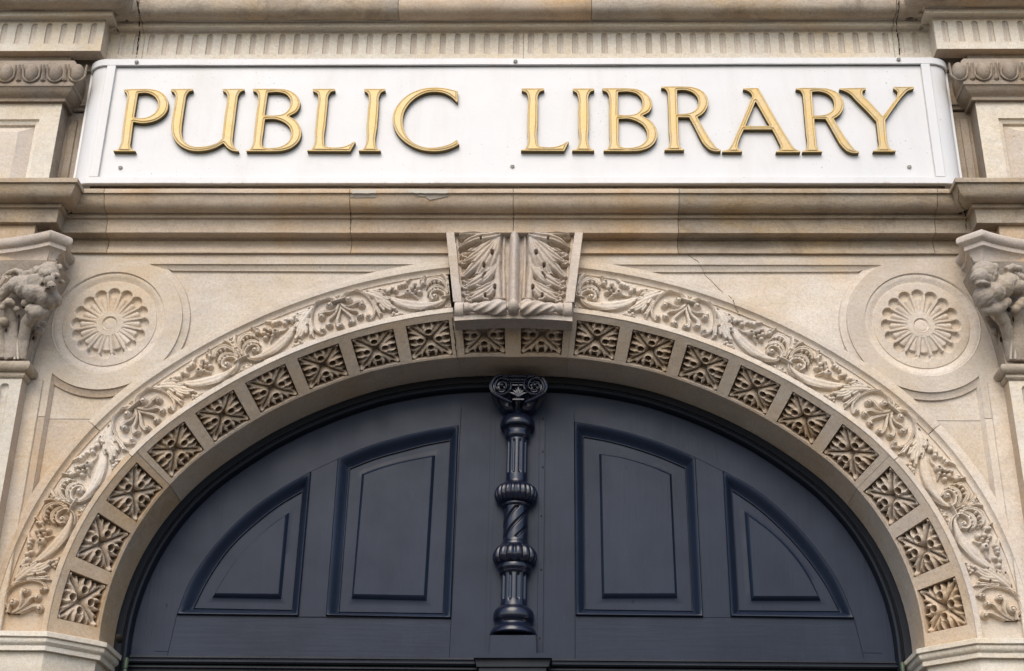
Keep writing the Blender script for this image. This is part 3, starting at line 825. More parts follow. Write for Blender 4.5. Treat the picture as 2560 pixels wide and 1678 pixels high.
def blob(x, y, r, H, i, sx=1, pw=.5, hole=0, spiral=0):
    c = T7(x, y); d = np.hypot((UX-c[0])/sx, UY-c[1]); q = np.clip(1-(d/(r*PX))**2, 0, 1)**(pw*.8); hh = H*q
    if spiral:
        an = np.arctan2(UY-c[1], (UX-c[0])*spiral); rr = d/(r*PX)
        g_ = np.abs(((rr*2.0-an/(2*math.pi)) % 1)-.5)*2; hh = hh*(1-.5*np.exp(-((1-g_)/.22)**2)*(rr > .25))
    put(hh, i)
    if hole: holes_.append((c, hole*PX))
holes_ = []
ID = {1: 'palmette', 2: 'scroll', 3: 'acanthus_leaf', 4: 'berry_sprig', 5: 'acanthus_bouquet', 6: 'small_flower', 7: 'leaf_tuft'}
# palmette (right half; the mirrored unit gives the left half)
stroke([(440, 790), (470, 900), (510, 1020), (545, 1130), (556, 1205)], [10, 22, 42, 50, 6], [.018, .022, .026, .024, .012], 1, .55)
stroke([(470, 785), (540, 880), (630, 960), (700, 1030), (720, 1090)], [8, 18, 27, 32, 36], [.014, .018, .022, .024, .022], 1, .5, .3)
blob(682, 1108, 56, .025, 1, spiral=1)
stroke([(490, 780), (580, 860), (690, 905), (790, 925), (845, 975)], [8, 17, 26, 32, 36], [.014, .020, .022, .024, .022], 1, .5, .3)
blob(822, 1002, 56, .025, 1, spiral=1)
stroke([(510, 772), (590, 835), (690, 830), (770, 780), (840, 760)], [8, 16, 25, 32, 38], [.014, .020, .022, .024, .022], 1, .5, .3)
blob(850, 818, 58, .026, 1, spiral=-1)
blob(640, 735, 66, .026, 2, spiral=-1)
stroke([(555, 700), (585, 640), (660, 600), (760, 585), (870, 620), (960, 700), (1025, 800), (1052, 900), (1035, 990), (990, 1050)], [24, 26, 28, 26, 24, 22, 20, 20, 22, 26], [.018, .02, .021, .02, .018, .017, .016, .016, .018, .018], 2, .5, .55)
blob(958, 1008, 54, .024, 2, spiral=1)
stroke([(430, 768), (520, 738), (590, 716)], [20, 20, 18], .027, 1, .35)
stroke([(430, 730), (395, 640), (350, 600)], [40, 60, 10], [.006, .008, .004], 1, .6)
stroke([(500, 700), (530, 620), (590, 590)], [20, 30, 8], [.006, .008, .004], 1, .6)
# leaf that wraps the stem
stroke([(800, 600), (930, 615), (1060, 660), (1180, 720), (1270, 790)], [16, 44, 78, 84, 50], [.014, .018, .022, .023, .018], 3, .7, .22)
for L, w_ in (([(1050, 640), (1130, 620), (1235, 655)], [40, 46, 12]), ([(1180, 700), (1260, 720), (1345, 765)], [50, 46, 14]), ([(1180, 760), (1270, 830), (1380, 880)], [60, 56, 30]),
              ([(1090, 720), (1150, 820), (1200, 900)], [50, 52, 26]), ([(1150, 760), (1230, 850), (1300, 900)], [50, 50, 30])):
    stroke(L, w_, [.021, .023, .020], 3, .6, .3)
stroke([(1030, 740), (1080, 860), (1120, 940), (1135, 1035)], [22, 32, 42, 6], [.016, .018, .02, .012], 3, .6, .35)
blob(1150, 960, 30, .020, 3)
# upper garland
stroke([(900, 580), (1010, 590), (1120, 580), (1230, 575)], [12, 26, 40, 40], [.012, .016, .02, .02], 3, .6)
for x, y, r in ((1190, 640, 36), (1270, 600, 50), (1340, 555, 44), (1385, 590, 40), (1440, 520, 34), (1490, 500, 42), (1540, 490, 38)): blob(x, y, r, .023, 3)
stroke([(1500, 480), (1570, 430), (1615, 385), (1648, 325)], [34, 26, 18, 6], [.02, .018, .014, .008], 3, .6)
# berries
stroke([(1380, 655), (1450, 670), (1520, 650)], [10, 16, 24], [.01, .012, .016], 4, .6)
blob(1582, 628, 66, .030, 4, hole=17)
for x, y, r in ((1635, 555, 30), (1690, 490, 40), (1740, 545, 42), (1765, 620, 44), (1700, 600, 30), (1660, 655, 30), (1795, 430, 34), (1815, 475, 44), (1845, 365, 27)): blob(x, y, r, .024, 4)
stroke([(1640, 650), (1690, 680), (1735, 712)], [26, 20, 8], [.02, .017, .01], 4, .6)
stroke([(1590, 590), (1650, 570), (1680, 500)], 12, .022, 4, .6)
stroke([(1760, 560), (1800, 500), (1840, 400), (1850, 345)], [12, 14, 14, 10], .02, 4, .6)
# main stem and volute
stroke([(1230, 690), (1340, 730), (1460, 785), (1600, 820), (1760, 838), (1900, 830), (2030, 800), (2120, 760), (2165, 700)], [14, 50, 74, 84, 84, 72, 50, 32, 22], [.008, .014, .018, .020, .020, .020, .019, .018, .018], 2, .45, .12)
stroke([(1400, 800), (1520, 862), (1680, 900), (1840, 912), (1990, 890), (2100, 835), (2160, 770), (2180, 700)], [6, 8, 9, 10, 10, 12, 14, 16], [.010, .014, .018, .02, .021, .021, .021, .021], 2, .5)
stroke([(2178, 720), (2160, 650), (2100, 605), (2020, 598), (1950, 640), (1935, 700), (1975, 750)], [18, 20, 22, 22, 22, 20, 18], .023, 2, .5)
blob(2005, 695, 64, .026, 2, spiral=1)
# acanthus bouquet over the volute
stroke([(2185, 660), (2160, 590), (2090, 545), (2000, 540), (1930, 580), (1890, 670)], [14, 26, 38, 44, 34, 8], [.018, .022, .026, .026, .022, .012], 5, .6, .3)
for x, y, r in ((2060, 580, 26), (2000, 585, 26), (1945, 600, 22), (1905, 640, 18)): blob(x, y, r, .024, 5)
stroke([(2195, 640), (2180, 520), (2110, 440), (2010, 410), (1930, 440), (1870, 560)], [12, 26, 42, 46, 36, 8], [.018, .022, .027, .026, .022, .012], 5, .6, .3)
for x, y, r in ((2070, 470, 28), (2000, 465, 28), (1940, 480, 24), (1895, 520, 20)): blob(x, y, r, .025, 5)
stroke([(2210, 640), (2210, 520), (2190, 400), (2140, 330), (2080, 290), (2020, 280)], [10, 18, 26, 26, 22, 8], [.018, .02, .022, .022, .018, .01], 5, .6, .3)
stroke([(2262, 690), (2262, 560), (2270, 420), (2275, 270)], [30, 44, 60, 14], [.02, .026, .026, .012], 5, .6, .3)
for x, y, r in ((2215, 500, 24), (2215, 400, 26), (2225, 320, 20)): blob(x, y, r, .024, 5)
stroke([(2130, 715), (2200, 702), (2262, 690)], [18, 18, 18], .028, 5, .35)
# small flowers under the stems
for x, y, r in ((1400, 905, 30), (1350, 945, 34), (1445, 950, 36), (1400, 975, 40), (1490, 960, 22), (1330, 985, 22)): blob(x, y, r, .013, 6)
holes_.append((T7(1405, 925), 12*PX))
for x, y, r in ((2140, 870, 22), (2180, 840, 26), (2220, 860, 26), (2262, 830, 34), (2240, 800, 20)): blob(x, y, r, .010, 7)
for (x, y), r in [(T7(x, y), r*PX) for x, y, r in ((940, 590, 22), (1110, 815, 22), (1140, 585, 12), (1310, 610, 11), (1200, 680, 14), (2165, 860, 9), (2205, 835, 9), (1290, 750, 12))]+holes_:
    d = np.hypot((UX-x)*.8, UY-y); UH = UH*sstep(r*.55, r*1.1, d)
UH = UH+.0012*fbm(UX*120, UY*120, 4)*(UH > .002)
UH = UH*sstep(0, .003, UY)*sstep(.140, .138, UY)
panels = {}
def band_unit(sg, k):
    xx = ux/UL if k % 2 == 0 else 1-ux/UL
    m_ = M0+(k+xx)*UL; s = s_of_m(m_)
    if k % 2: s = s[::-1]; H = UH[:, ::-1]; I = UI[:, ::-1]
    else: H = UH; I = UI
    n2 = .0010*fbm(np.tile(s*60, (NY, 1))+k*7+sg, UY*60, 9)
    off = .1385+UY
    P = arc(sg*np.tile(s, (NY, 1)), off, .0112-H-n2)
    c4 = [I[:-1, :-1], I[1:, :-1], I[:-1, 1:], I[1:, 1:]]; ci = np.maximum.reduce(c4)
    mt = ST_T if (sg < 0 and k >= 4) else ST_R
    bgd = hgrid('carved_band', P, mt, arch, ci == 0)
    for i, nm in ID.items(): hgrid(nm, P, mt, bgd, ci == i)
for sg in (-1, 1):
    for k in range(5): band_unit(sg, k)
    sA = float(s_of_m(M0+5*UL)); s = np.linspace(sA, SE_, 4)*sg
    mb = MB(); mb.grid(np.stack([arc(s, np.full(4, o_), np.full(4, y_)) for o_, y_ in ((.2785, .0112), (.1385, .0112))])); mb.build('carved_band', ST_T if sg < 0 else ST, arch, False)

# ------------------------------------------------------------------ keystone
key = thing('keystone', 'weathered keystone with two acanthus leaves and rolled foot at the crown of the arch', 'keystone', (0, -.05, 3.86))
KC = .0005
zk1 = zc(581, -.058); zk0 = zc(744, -.06)       # top of the block, top of the rolled foot
def KP(x, y): return ((x-1005)/4.333, 540+y/4.333)      # crop -> (dx px, y px)
hwt, hwb = .2435, .2035
zbot = zc(788, -.06)
def khw(z): return np.interp(z, [zbot, zk1], [hwb, hwt])
nkx, nkz = 170, 210
U = np.linspace(-1, 1, nkx); Zk = np.linspace(zk0-.015, zk1, nkz); UU, ZZ = np.meshgrid(U, Zk)
XX = UU*khw(ZZ)
KH = np.full(XX.shape, .0); KI = np.zeros(XX.shape, int)
Xa = np.abs(XX)
def kx(x, y): dx, yy = KP(x, y); P = unp(1283+dx, yy, -.045); return (abs(float(P[0])-.0035), float(P[2]))
def kput(h, i):
    global KH, KI
    k = h > KH; KH = np.where(k, h, KH); KI = np.where(k & (h > .003), i, KI)
def kst(L, w_, H, i, pw=.6, groove=0):
    L2 = catmull([kx(*q_) for q_ in L], 7); d, t = dist_line(Xa, ZZ, L2); s_ = 1/4.333/700
    ww = np.interp(t, np.linspace(0, 1, len(w_)), np.array(w_)*s_)*1.4; ww = ww*(1+.08*np.sin(t*19))*.86; hh = np.interp(t, np.linspace(0, 1, len(H)), H) if hasattr(H, '__len__') else H
    q = np.clip(1-(d/ww)**2, 0, 1)**pw
    if groove: q = q*(1-groove*.6*np.exp(-(d/(ww*.2))**2))
    kput(hh*q, i)
B0 = .012
rail_in = khw(ZZ)-.031
KH = np.where(Xa > rail_in, .047, B0)
KI = np.where(Xa > rail_in, 1, 0)
KH = np.where((Xa > rail_in-.010) & (Xa <= rail_in), .022, KH)
# leaf mass, then drilled eyes, notches between the fronds and veins (left side traced, mirrored)
def kdist(L, n=7): return dist_line(Xa, ZZ, catmull([kx(*q_) for q_ in L], n))
KU = 1/4.333/700
def kcut(L, w_, dep):
    global KH
    d, t = kdist(L); ww = np.interp(t, np.linspace(0, 1, len(w_)), np.array(w_)*KU); KH = np.where(KI == 3, KH-dep*np.clip(1-(d/ww)**2, 0, 1)**.4, KH)
kst([(850, 190), (838, 400), (832, 600), (842, 870)], [22, 28, 30, 34], [.040, .036, .033, .030], 2, .3, 0)
kst([(905, 190), (900, 500), (905, 870)], [14, 17, 18], [.026, .026, .026], 2, .3)
# fronds as overlapping curved blades, upper ones in front
for L, w_, H in (([(846, 690), (790, 770), (740, 830), (690, 880)], [22, 36, 44, 30], [.030, .036, .038, .032]),
                 ([(846, 680), (760, 770), (650, 845), (520, 900)], [22, 44, 52, 26], [.030, .038, .040, .033]),
                 ([(846, 670), (750, 740), (630, 800), (492, 838)], [20, 36, 42, 20], [.030, .037, .038, .031]),
                 ([(850, 480), (790, 580), (700, 680), (610, 740)], [22, 40, 46, 28], [.032, .040, .042, .036]),
                 ([(850, 470), (750, 600), (630, 700), (472, 772)], [22, 46, 54, 26], [.032, .042, .044, .035]),
                 ([(850, 460), (740, 570), (620, 650), (478, 706)], [20, 36, 42, 20], [.032, .040, .041, .033]),
                 ([(850, 215), (820, 360), (770, 500), (738, 600)], [24, 44, 54, 32], [.038, .048, .050, .038]),
                 ([(850, 215), (780, 380), (690, 530), (608, 650)], [24, 48, 58, 32], [.038, .050, .051, .040]),
                 ([(850, 215), (740, 370), (610, 520), (465, 655)], [24, 50, 60, 28], [.038, .050, .052, .040]),
                 ([(850, 215), (720, 330), (580, 440), (448, 508)], [22, 44, 48, 22], [.038, .047, .047, .037]),
                 ([(850, 215), (710, 290), (570, 370), (452, 428)], [22, 42, 44, 22], [.038, .046, .045, .036]),
                 ([(845, 200), (740, 235), (620, 255), (520, 290), (430, 345)], [40, 60, 58, 42, 16], [.046, .056, .058, .054, .046]),
                 ([(740, 200), (620, 205), (440, 215)], [40, 40, 24], [.050, .057, .054])): kst(L, w_, H, 3, .42, .35)
for x, y in ((505, 900), (480, 840), (470, 772), (478, 706), (465, 655), (448, 508), (455, 428), (440, 345), (440, 220), (735, 605), (615, 648), (610, 742), (690, 880)):
    for dx, dy, r in ((-4, -15, 15), (-12, 2, 15), (4, 15, 15), (30, -19, 14), (34, 20, 14)): kst([(x+dx, y+dy), (x+dx+5, y+dy)], [r*1.15, r*1.15], .038, 3, .35, 0)
for L, w_ in (([(430, 372), (520, 352), (620, 330), (660, 300)], [16, 14, 10, 5]), ([(430, 545), (520, 535), (580, 515)], [12, 10, 4]), ([(460, 685), (560, 660), (620, 640)], [16, 14, 6]), ([(470, 808), (560, 800), (620, 780)], [14, 12, 4]), ([(705, 620), (680, 660), (670, 690)], [9, 10, 4]), ([(590, 400), (520, 392), (440, 395)], [4, 6, 7])): kcut(L, w_, .026)
# centre roll
cw = .0188
q = np.clip(1-(Xa/cw)**2, 0, 1)**.5; kput(.056*q, 4)
KH = np.where((Xa > cw) & (Xa < cw+.006), np.minimum(KH, .008), KH)
for x, y, r in ((778, 410, 21), (690, 548, 20), (805, 765, 20), (700, 855, 16), (655, 262, 14)):
    c = kx(x, y); d = np.hypot((Xa-c[0])*2.1, ZZ-c[1]); KH = np.where(d < r/4.333/700*1.9, KH*sstep(r/4.333/700*1.1, r/4.333/700*1.9, d)*1.0+.0, KH)
KH = KH+.003*fbm(XX*60+3, ZZ*60, 2)*(KI == 3)
base_y = -.010-.0035*np.sin((ZZ-zk0)/(zk1-zk0)*math.pi)
YY = base_y-KH
Pk = np.stack([XX+.0035, YY, ZZ], -1)
c4 = [KI[:-1, :-1], KI[1:, :-1], KI[:-1, 1:], KI[1:, 1:]]; ci = np.maximum.reduce(c4)
left = (np.arange(nkx-1) < nkx/2)[None, :].repeat(nkz-1, 0)
hgrid('keystone_panel', Pk, ST_K, key, (ci == 0) | (ci == 2))
hgrid('rail', Pk, ST_K, key, (ci == 1) & left); hgrid('rail', Pk, ST_K, key, (ci == 1) & ~left)
hgrid('acanthus_leaf', Pk, ST_K, key, (ci == 3) & left); hgrid('acanthus_leaf', Pk, ST_K, key, (ci == 3) & ~left)
hgrid('centre_roll', Pk, ST_K, key, ci == 4)
mb = MB()
for sg in (-1, 1):       # flanks
    x1 = sg*khw(zk1)+.0035; x0 = sg*khw(zbot)+.0035
    mb.grid(np.array([[[x1, -.057, zk1], [x1, .05, zk1]], [[x0, -.057, zbot], [x0, .05, zbot]]]))
mb.grid(np.array([[[-hwt, -.057, zk1], [hwt+.007, -.057, zk1]], [[-hwt, .05, zk1+.001], [hwt+.007, .05, zk1+.001]]]))
# foot slab with its dark underside
n = 24; xs_ = np.linspace(-hwb+.003, hwb+.004, n); bow = .010*(1-(xs_/hwb)**2)
zs0 = zbot-.006+bow
mb.grid(np.array([[[x, -.035, zk0-.01] for x in xs_], [[x, -.035, z+.008] for x, z in zip(xs_, zs0)], [[x, -.050, z+.006] for x, z in zip(xs_, zs0)], [[x, -.050, z-.012] for x, z in zip(xs_, zs0)], [[x, .03, z-.010] for x, z in zip(xs_, zs0)]]))
mb.build('keystone_block', ST_K, key, True, 30)
# rolled foot: balls, wrapped cigars and rail scrolls
zr = (zc(745, -.085)+zc(779, -.085))/2; rr = .0225
mb = MB(); mb.ell((.0035, -.064, zr), (.0195, .038, .027), 20, 14); mb.build('centre_ball', ST_K, key)
for sg in (-1, 1):
    mb = MB(); prof = [(.006, .016), (.008, .018), (.006, .021), (.019, .024), (.025, .034), (.0265, .048), (.0255, .062), (.022, .082), (.0185, .105), (.016, .130), (.0155, .152), (.018, .156), (.018, .170)]
    def fn(r, t, th, sg=sg):
        k_ = 1 if .024 < t < .14 else 0
        return r*(1+k_*(.26*np.abs(np.sin(th*2.5+t*75))**3-.10))
    mb.lathe([tuple(q_) for q_ in catmull(prof, 6)], (.0035, -.062, zr), (sg, 0, 0), 72, fn); mb.build('wrapped_roll', ST_K, key, True, 50)
    mb = MB(); mb.lathe([(.0, .0), (.026, .0), (.0275, .002), (.0275, .029), (.026, .031), (0, .031)], (.0035+sg*(hwb-.0305), -.045, zr-.001), (sg, 0, 0), 30); mb.build('rail_scroll', ST_K, key, True, 50)

# ------------------------------------------------------------------ roundels
def roundel_mesh():
    nr, na = 96, 16*22
    r = np.concatenate([np.linspace(0, .032, 8), np.linspace(.0335, .143, 62), np.linspace(.145, .2005, 34)]); na += 1
    a_ = np.linspace(0, 2*math.pi, na); RR, AA = np.meshgrid(r, a_, indexing='ij')
    D = np.zeros(RR.shape)               # depth behind the wall face
    # outer moulding
    D = np.where(RR > .1985, 0, np.where(RR > .1972, .006, 0))
    mo = np.interp(RR, [.0, .1655, .1668, .170, .176, .184, .191, .1972, .1985, .2005], [.012, .012, .0155, .0145, .0115, .0075, .0055, .0062, .001, 0]); D = mo
    # petals
    ph = (AA+math.pi/16) % (math.pi/8)-math.pi/16; loc = RR*np.sin(np.abs(ph)); lr = RR*np.cos(ph)
    half = np.clip(lr*math.sin(math.pi/16)*.86-.0006, 0, None)
    dside = half-loc; dtop = .0222-np.hypot(loc, lr-.1175); din = lr-.043
    ins = np.where(lr < .1175, np.minimum(dside, din*.8), dtop)
    pocket = .0155*sstep(0, .005, ins)
    ridge_w = lr*math.sin(math.pi/16)*.66; rid = np.clip(1-(loc/np.maximum(ridge_w, 1e-5))**2, 0, 1)**.5
    ends = sstep(.1085, .1050, lr+loc*loc*30); rh = .0135*rid*ends
    pd = np.where(ins > 0, np.maximum(pocket-rh*(lr > .04), 0), 0)
    D = D+np.where(RR < .145, pd, 0)
    # hub
    D = D+np.interp(RR, [0, .018, .0215, .0235, .0245, .0265, .031, .034], [.002, .002, .004, .0055, -.001, -.0015, 0, 0])
    P = np.stack([RR*np.cos(AA), D, RR*np.sin(AA)], -1)
    cell_r = (RR[:-1, :-1]+RR[1:, 1:])/2; pi_ = np.floor(((AA[:-1, :-1]+AA[1:, 1:])/2+math.pi/16)/(math.pi/8)).astype(int) % 16
    isp = (np.maximum.reduce([ins[:-1, :-1], ins[1:, :-1], ins[:-1, 1:], ins[1:, 1:]]) > 0) & (cell_r < .145) & (cell_r > .042)
    return P, cell_r, pi_, isp
RP, rcell, rpi, risp = roundel_mesh()
def roundel(sg, label):
    cx = RC[0]*sg*.9985; cz_ = RC[1]
    t = thing('roundel', label, 'roundel', (cx, 0, cz_), 'round rosettes in the spandrels')
    P = RP+np.array([cx, 0, cz_]); mt = ST if sg < 0 else ST
    hgrid('roundel_rim', P, mt, t, rcell > .1655); d = hgrid('roundel_disc', P, mt, t, (rcell <= .1655) & (rcell > .0255) & ~risp)
    hgrid('hub', P, mt, t, rcell <= .0255)
    for k in range(16): hgrid('petal', P, mt, d, risp & (rpi == k))
roundel(-1, 'round sixteen-petal stone rosette in the spandrel left of the arch')
roundel(1, 'round sixteen-petal stone rosette in the spandrel right of the arch, tinted ochre')

# ------------------------------------------------------------------ impost mouldings and piers
def zi(y, Y, x=50): return float(unp(x, y, Y)[2])
IM = [(0, zi(1577, 0)), (.024, zi(1577, -.03)+.0), (.033, zi(1578.5, -.033)), (.034, zi(1589.5, -.034)), (.032, zi(1591, -.032)), (.025, zi(1592.5, -.026)), (.0265, zi(1597, -.026)), (.0255, zi(1603, -.025)), (.021, zi(1608.5, -.02)), (.0145, zi(1612.5, -.014)), (.014, zi(1614, -.014)), (.0155, zi(1615, -.0155)), (.0155, zi(1625, -.0155)), (.014, zi(1626, -.014)), (.002, zi(1627, -.002))]
XI = AW-.0135
for sg in (-1, 1):
    path = [(-2.6, 0), (-(AW+.118), 0), (-XI, .12), (-XI, .40)]
    if sg > 0: path = [(-x, y) for x, y in path][::-1]
    t = thing('impost', 'whitened stone impost ledge below the '+('left' if sg < 0 else 'right')+' foot of the arch', 'impost', (sg*1.6, 0, 2.68), 'impost ledges at the feet of the arch')
    zo = .0 if sg < 0 else .0
    sweep('impost_moulding', [(p, z+zo) for p, z in IM], path, ST_P, t, seed=sg*4+50, wob=.0012)
    t2 = thing('pier', 'plain cream stone pier carrying the '+('left' if sg < 0 else 'right')+' foot of the arch', 'pier', (sg*1.6, 0, 0), 'stone piers under the arch')
    sweep('pier_shaft', [(0, IM[-1][1]), (0, 1.2), (0, 0)], path, ST_P, t2, seed=3, wob=.0004, cap=False)
    sweep('springing_course', [(0, zi(1577, 0)+.0005), (0, zi(1577, 0)-.02)], path, ST_T if sg < 0 else ST, t, cap=False)
# lime wash splashes on the ledge edge: their own shape
for pts in ([(0, 1578), (60, 1577), (104, 1578), (100, 1589), (50, 1589.5), (0, 1589.5)], [(128, 1580), (160, 1583.5), (200, 1589), (214, 1594), (226, 1601), (212, 1603), (180, 1598), (140, 1592.5)]):
    pass

# ------------------------------------------------------------------ pilasters above the cornice
def at_z(px, py, z):
    d = _fw+_rx*(px-IW/2)/FPX-_ux*(py-IH/2)/FPX
    return CAM+d*((z-CAM[2])/d[2])
Zb = CP[0][1]
def zx(y, Y, x=80): return float(unp(x, y, Y)[2])
DIE = [(.004, zx(148, -.08)+.05), (.004, zx(150, -.08)), (.030, zx(153, -.10)), (.044, zx(158, -.116)), (.052, zx(168, -.124)), (.052, zx(182, -.124)), (.050, zx(196, -.12)), (.048, zx(205, -.12)), (.050, zx(207, -.12)), (.050, zx(215.5, -.12)), (.046, zx(217, -.118)),
       (.044, zx(219, -.116)), (.040, zx(226, -.112)), (.032, zx(234, -.104)), (.024, zx(240, -.096)), (.018, zx(244, -.09)), (.016, zx(246, -.088)), (.0155, zx(253, -.088)), (.003, zx(255.5, -.075)), (0, zx(257, -.072))]
XD = 1.697
PNAME = {-1: 'left', 1: 'right'}
for sg in (-1, 1):
    t = thing('pilaster_block', 'stone pilaster block with faceted sunk panel and egg-and-dart, %s of the sign' % PNAME[sg], 'pilaster', (sg*1.95, -.07, Zb), 'pilaster blocks beside the sign')
    path = [(-2.6, FWD), (-XD, FWD), (-XD, .02)]
    if sg > 0: path = [(-x, y) for x, y in path][::-1]
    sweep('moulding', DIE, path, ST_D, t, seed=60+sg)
    # die face with a hole for the panel
    px0, px1 = XD+.075, 2.35; pz1, pz0 = zx(298, FWD), zx(470, FWD)
    zb_ = zx(465, FWD)-.02
    A = [(XD, zb_), (2.6, zb_), (2.6, DIE[-1][1]), (XD, DIE[-1][1])]
    H = [(px0, pz0-.04), (px1, pz0-.04), (px1, pz1), (px0, pz1)]
    M = lambda L: [(x*sg, z) for x, z in L]
    H = [(px0, Zb+.012), (px1, Zb+.012), (px1, pz1), (px0, pz1)]
    cdt('die_face', M(A), [M(H)], FWD, ST_P, t)
    mb = MB(); mb.grid(np.array([[[sg*XD, FWD, zb_], [sg*XD, .06, zb_]], [[sg*XD, FWD, DIE[-1][1]], [sg*XD, .06, DIE[-1][1]]]])); mb.build('die_return', ST_D, t, False)
    # sunk panel: stepped frame, then the faceted cushion
    ph = Zb+.012
    def rect(i, y): return [[sg*(px0+i), y, ph+i], [sg*(px0+i), y, pz1-i], [sg*(px1-i), y, pz1-i], [sg*(px1-i), y, ph+i]]
    R_s = [rect(0, FWD), rect(.002, FWD+.008), rect(.017, FWD+.013), rect(.019, FWD+.024), rect(.021, FWD+.024)]
    mb = MB(); mb.grid(np.array(R_s), close_u=True); mb.build('panel_frame', ST_P, t, False)
    fr = rect(.021, FWD+.024); ins = rect(.021, FWD+.024)
    cx0, cx1 = px0+.021+.052, px1-.073; cz0, cz1 = ph+.021+.03, pz1-.021-.032
    inn = [[sg*cx0, FWD+.006, cz0], [sg*cx0, FWD+.006, cz1], [sg*cx1, FWD+.006, cz1], [sg*cx1, FWD+.006, cz0]]
    for k in range(4):
        V = [fr[k], fr[(k+1) % 4], inn[(k+1) % 4], inn[k]]
        mesh('facet', V, [(0, 1, 2, 3)], (ST_K, ST, ST_R, ST_T)[k], t, False)
    mesh('facet', inn, [(0, 1, 2, 3)], ST, t, False)
    # eggs and darts under the block
    ez = (zx(157, -.15)+zx(203, -.13))/2; eh = (zx(157, -.15)-zx(203, -.13))/2
    ex0 = {-1: [(192, .72), (138, 1), (77, 1), (14, 1)], 1: [(2399, .72), (2459, 1), (2525, 1)]}[sg]
    egg_x = [float(unp(x, 180, -.135)[0]) for x, _ in ex0]
    pit = abs(egg_x[2]-egg_x[1]); egg_x = egg_x+[egg_x[-1]+sg*pit*i for i in (1, 2, 3)]
    for x in egg_x:
        yb_e = FWD-.052
        mb = MB(); rows = []
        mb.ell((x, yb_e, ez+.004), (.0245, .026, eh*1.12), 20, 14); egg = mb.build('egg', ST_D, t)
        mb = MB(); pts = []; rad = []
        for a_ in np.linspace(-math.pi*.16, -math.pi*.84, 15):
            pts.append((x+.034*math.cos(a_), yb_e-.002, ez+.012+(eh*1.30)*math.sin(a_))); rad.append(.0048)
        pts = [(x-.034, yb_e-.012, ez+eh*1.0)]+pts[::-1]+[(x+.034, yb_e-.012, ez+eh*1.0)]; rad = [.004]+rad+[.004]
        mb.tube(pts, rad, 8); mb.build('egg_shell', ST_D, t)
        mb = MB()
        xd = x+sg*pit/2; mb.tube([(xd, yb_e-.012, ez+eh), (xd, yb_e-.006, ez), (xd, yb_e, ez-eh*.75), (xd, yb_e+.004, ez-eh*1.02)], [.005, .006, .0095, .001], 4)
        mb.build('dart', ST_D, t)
    # narrow strip of wall between the block and the sign
    mb = MB(); xa, xb = sorted((sg*1.60, sg*(XD+.02))); zt_ = zx(279, -.0, 190)
    for (z0_, z1_, y_) in ((Zb, zt_-.006, .004), (zt_+.002, 5.02, -.004)):
        mb.box(xa, xb, y_, .05, z0_, z1_)
    mb.box(xa, xb, -.014, .05, zx(262, -.02, 190), zx(246, -.02, 190))
    xm = sg*1.655
    mb.build('side_strip', ST_D, t, False)  # dark tone puts the deep shade beside the sign into the colour
    mb = MB(); mb.box(min(xm, xm+sg*.03), max(xm, xm+sg*.03), -.003, .01, Zb, zt_-.04, .002); mb.build('strip_bead', ST_D, t, False)

# ------------------------------------------------------------------ pilaster shafts and capitals
def remesh_obj(mb, name, m_, parent, vox=.0042, smooth=2, noise_amp=.0012):
    o = mb.build(name+'_raw', m_, None, False); md = o.modifiers.new('r', 'REMESH'); md.mode = 'VOXEL'; md.voxel_size = vox
    sm = o.modifiers.new('s', 'SMOOTH'); sm.iterations = smooth; sm.factor = .5
    dg = bpy.context.evaluated_depsgraph_get(); me = bpy.data.meshes.new_from_object(o.evaluated_get(dg))
    raw = o.data; bpy.data.objects.remove(o); bpy.data.meshes.remove(raw)
    me.name = name; n = len(me.vertices); co = np.zeros(n*3, np.float32); me.vertices.foreach_get('co', co); co = co.reshape(-1, 3)
    nn = np.zeros(n*3, np.float32); me.vertices.foreach_get('normal', nn); nn = nn.reshape(-1, 3)
    d = (fbm(co[:, 0]*55+co[:, 1]*31, co[:, 2]*55+co[:, 1]*17, 5)-.5)*2*noise_amp*1.6
    d = d+(fbm(co[:, 0]*150+co[:, 1]*70, co[:, 2]*150, 8)-.5)*noise_amp*1.3; co = co+nn*d[:, None]; me.vertices.foreach_set('co', co.ravel()); me.polygons.foreach_set('use_smooth', np.ones(len(me.polygons), dtype=bool))
    me.materials.clear(); me.materials.append(m_); me.update()
    return link(name, me, parent)
bpy.context.view_layer.update()
YS = -.062
def CL(x, y): return (x/3.545, 540+y/3.545)
def CR(x, y): return (2380+x/3.545, 540+y/3.545)
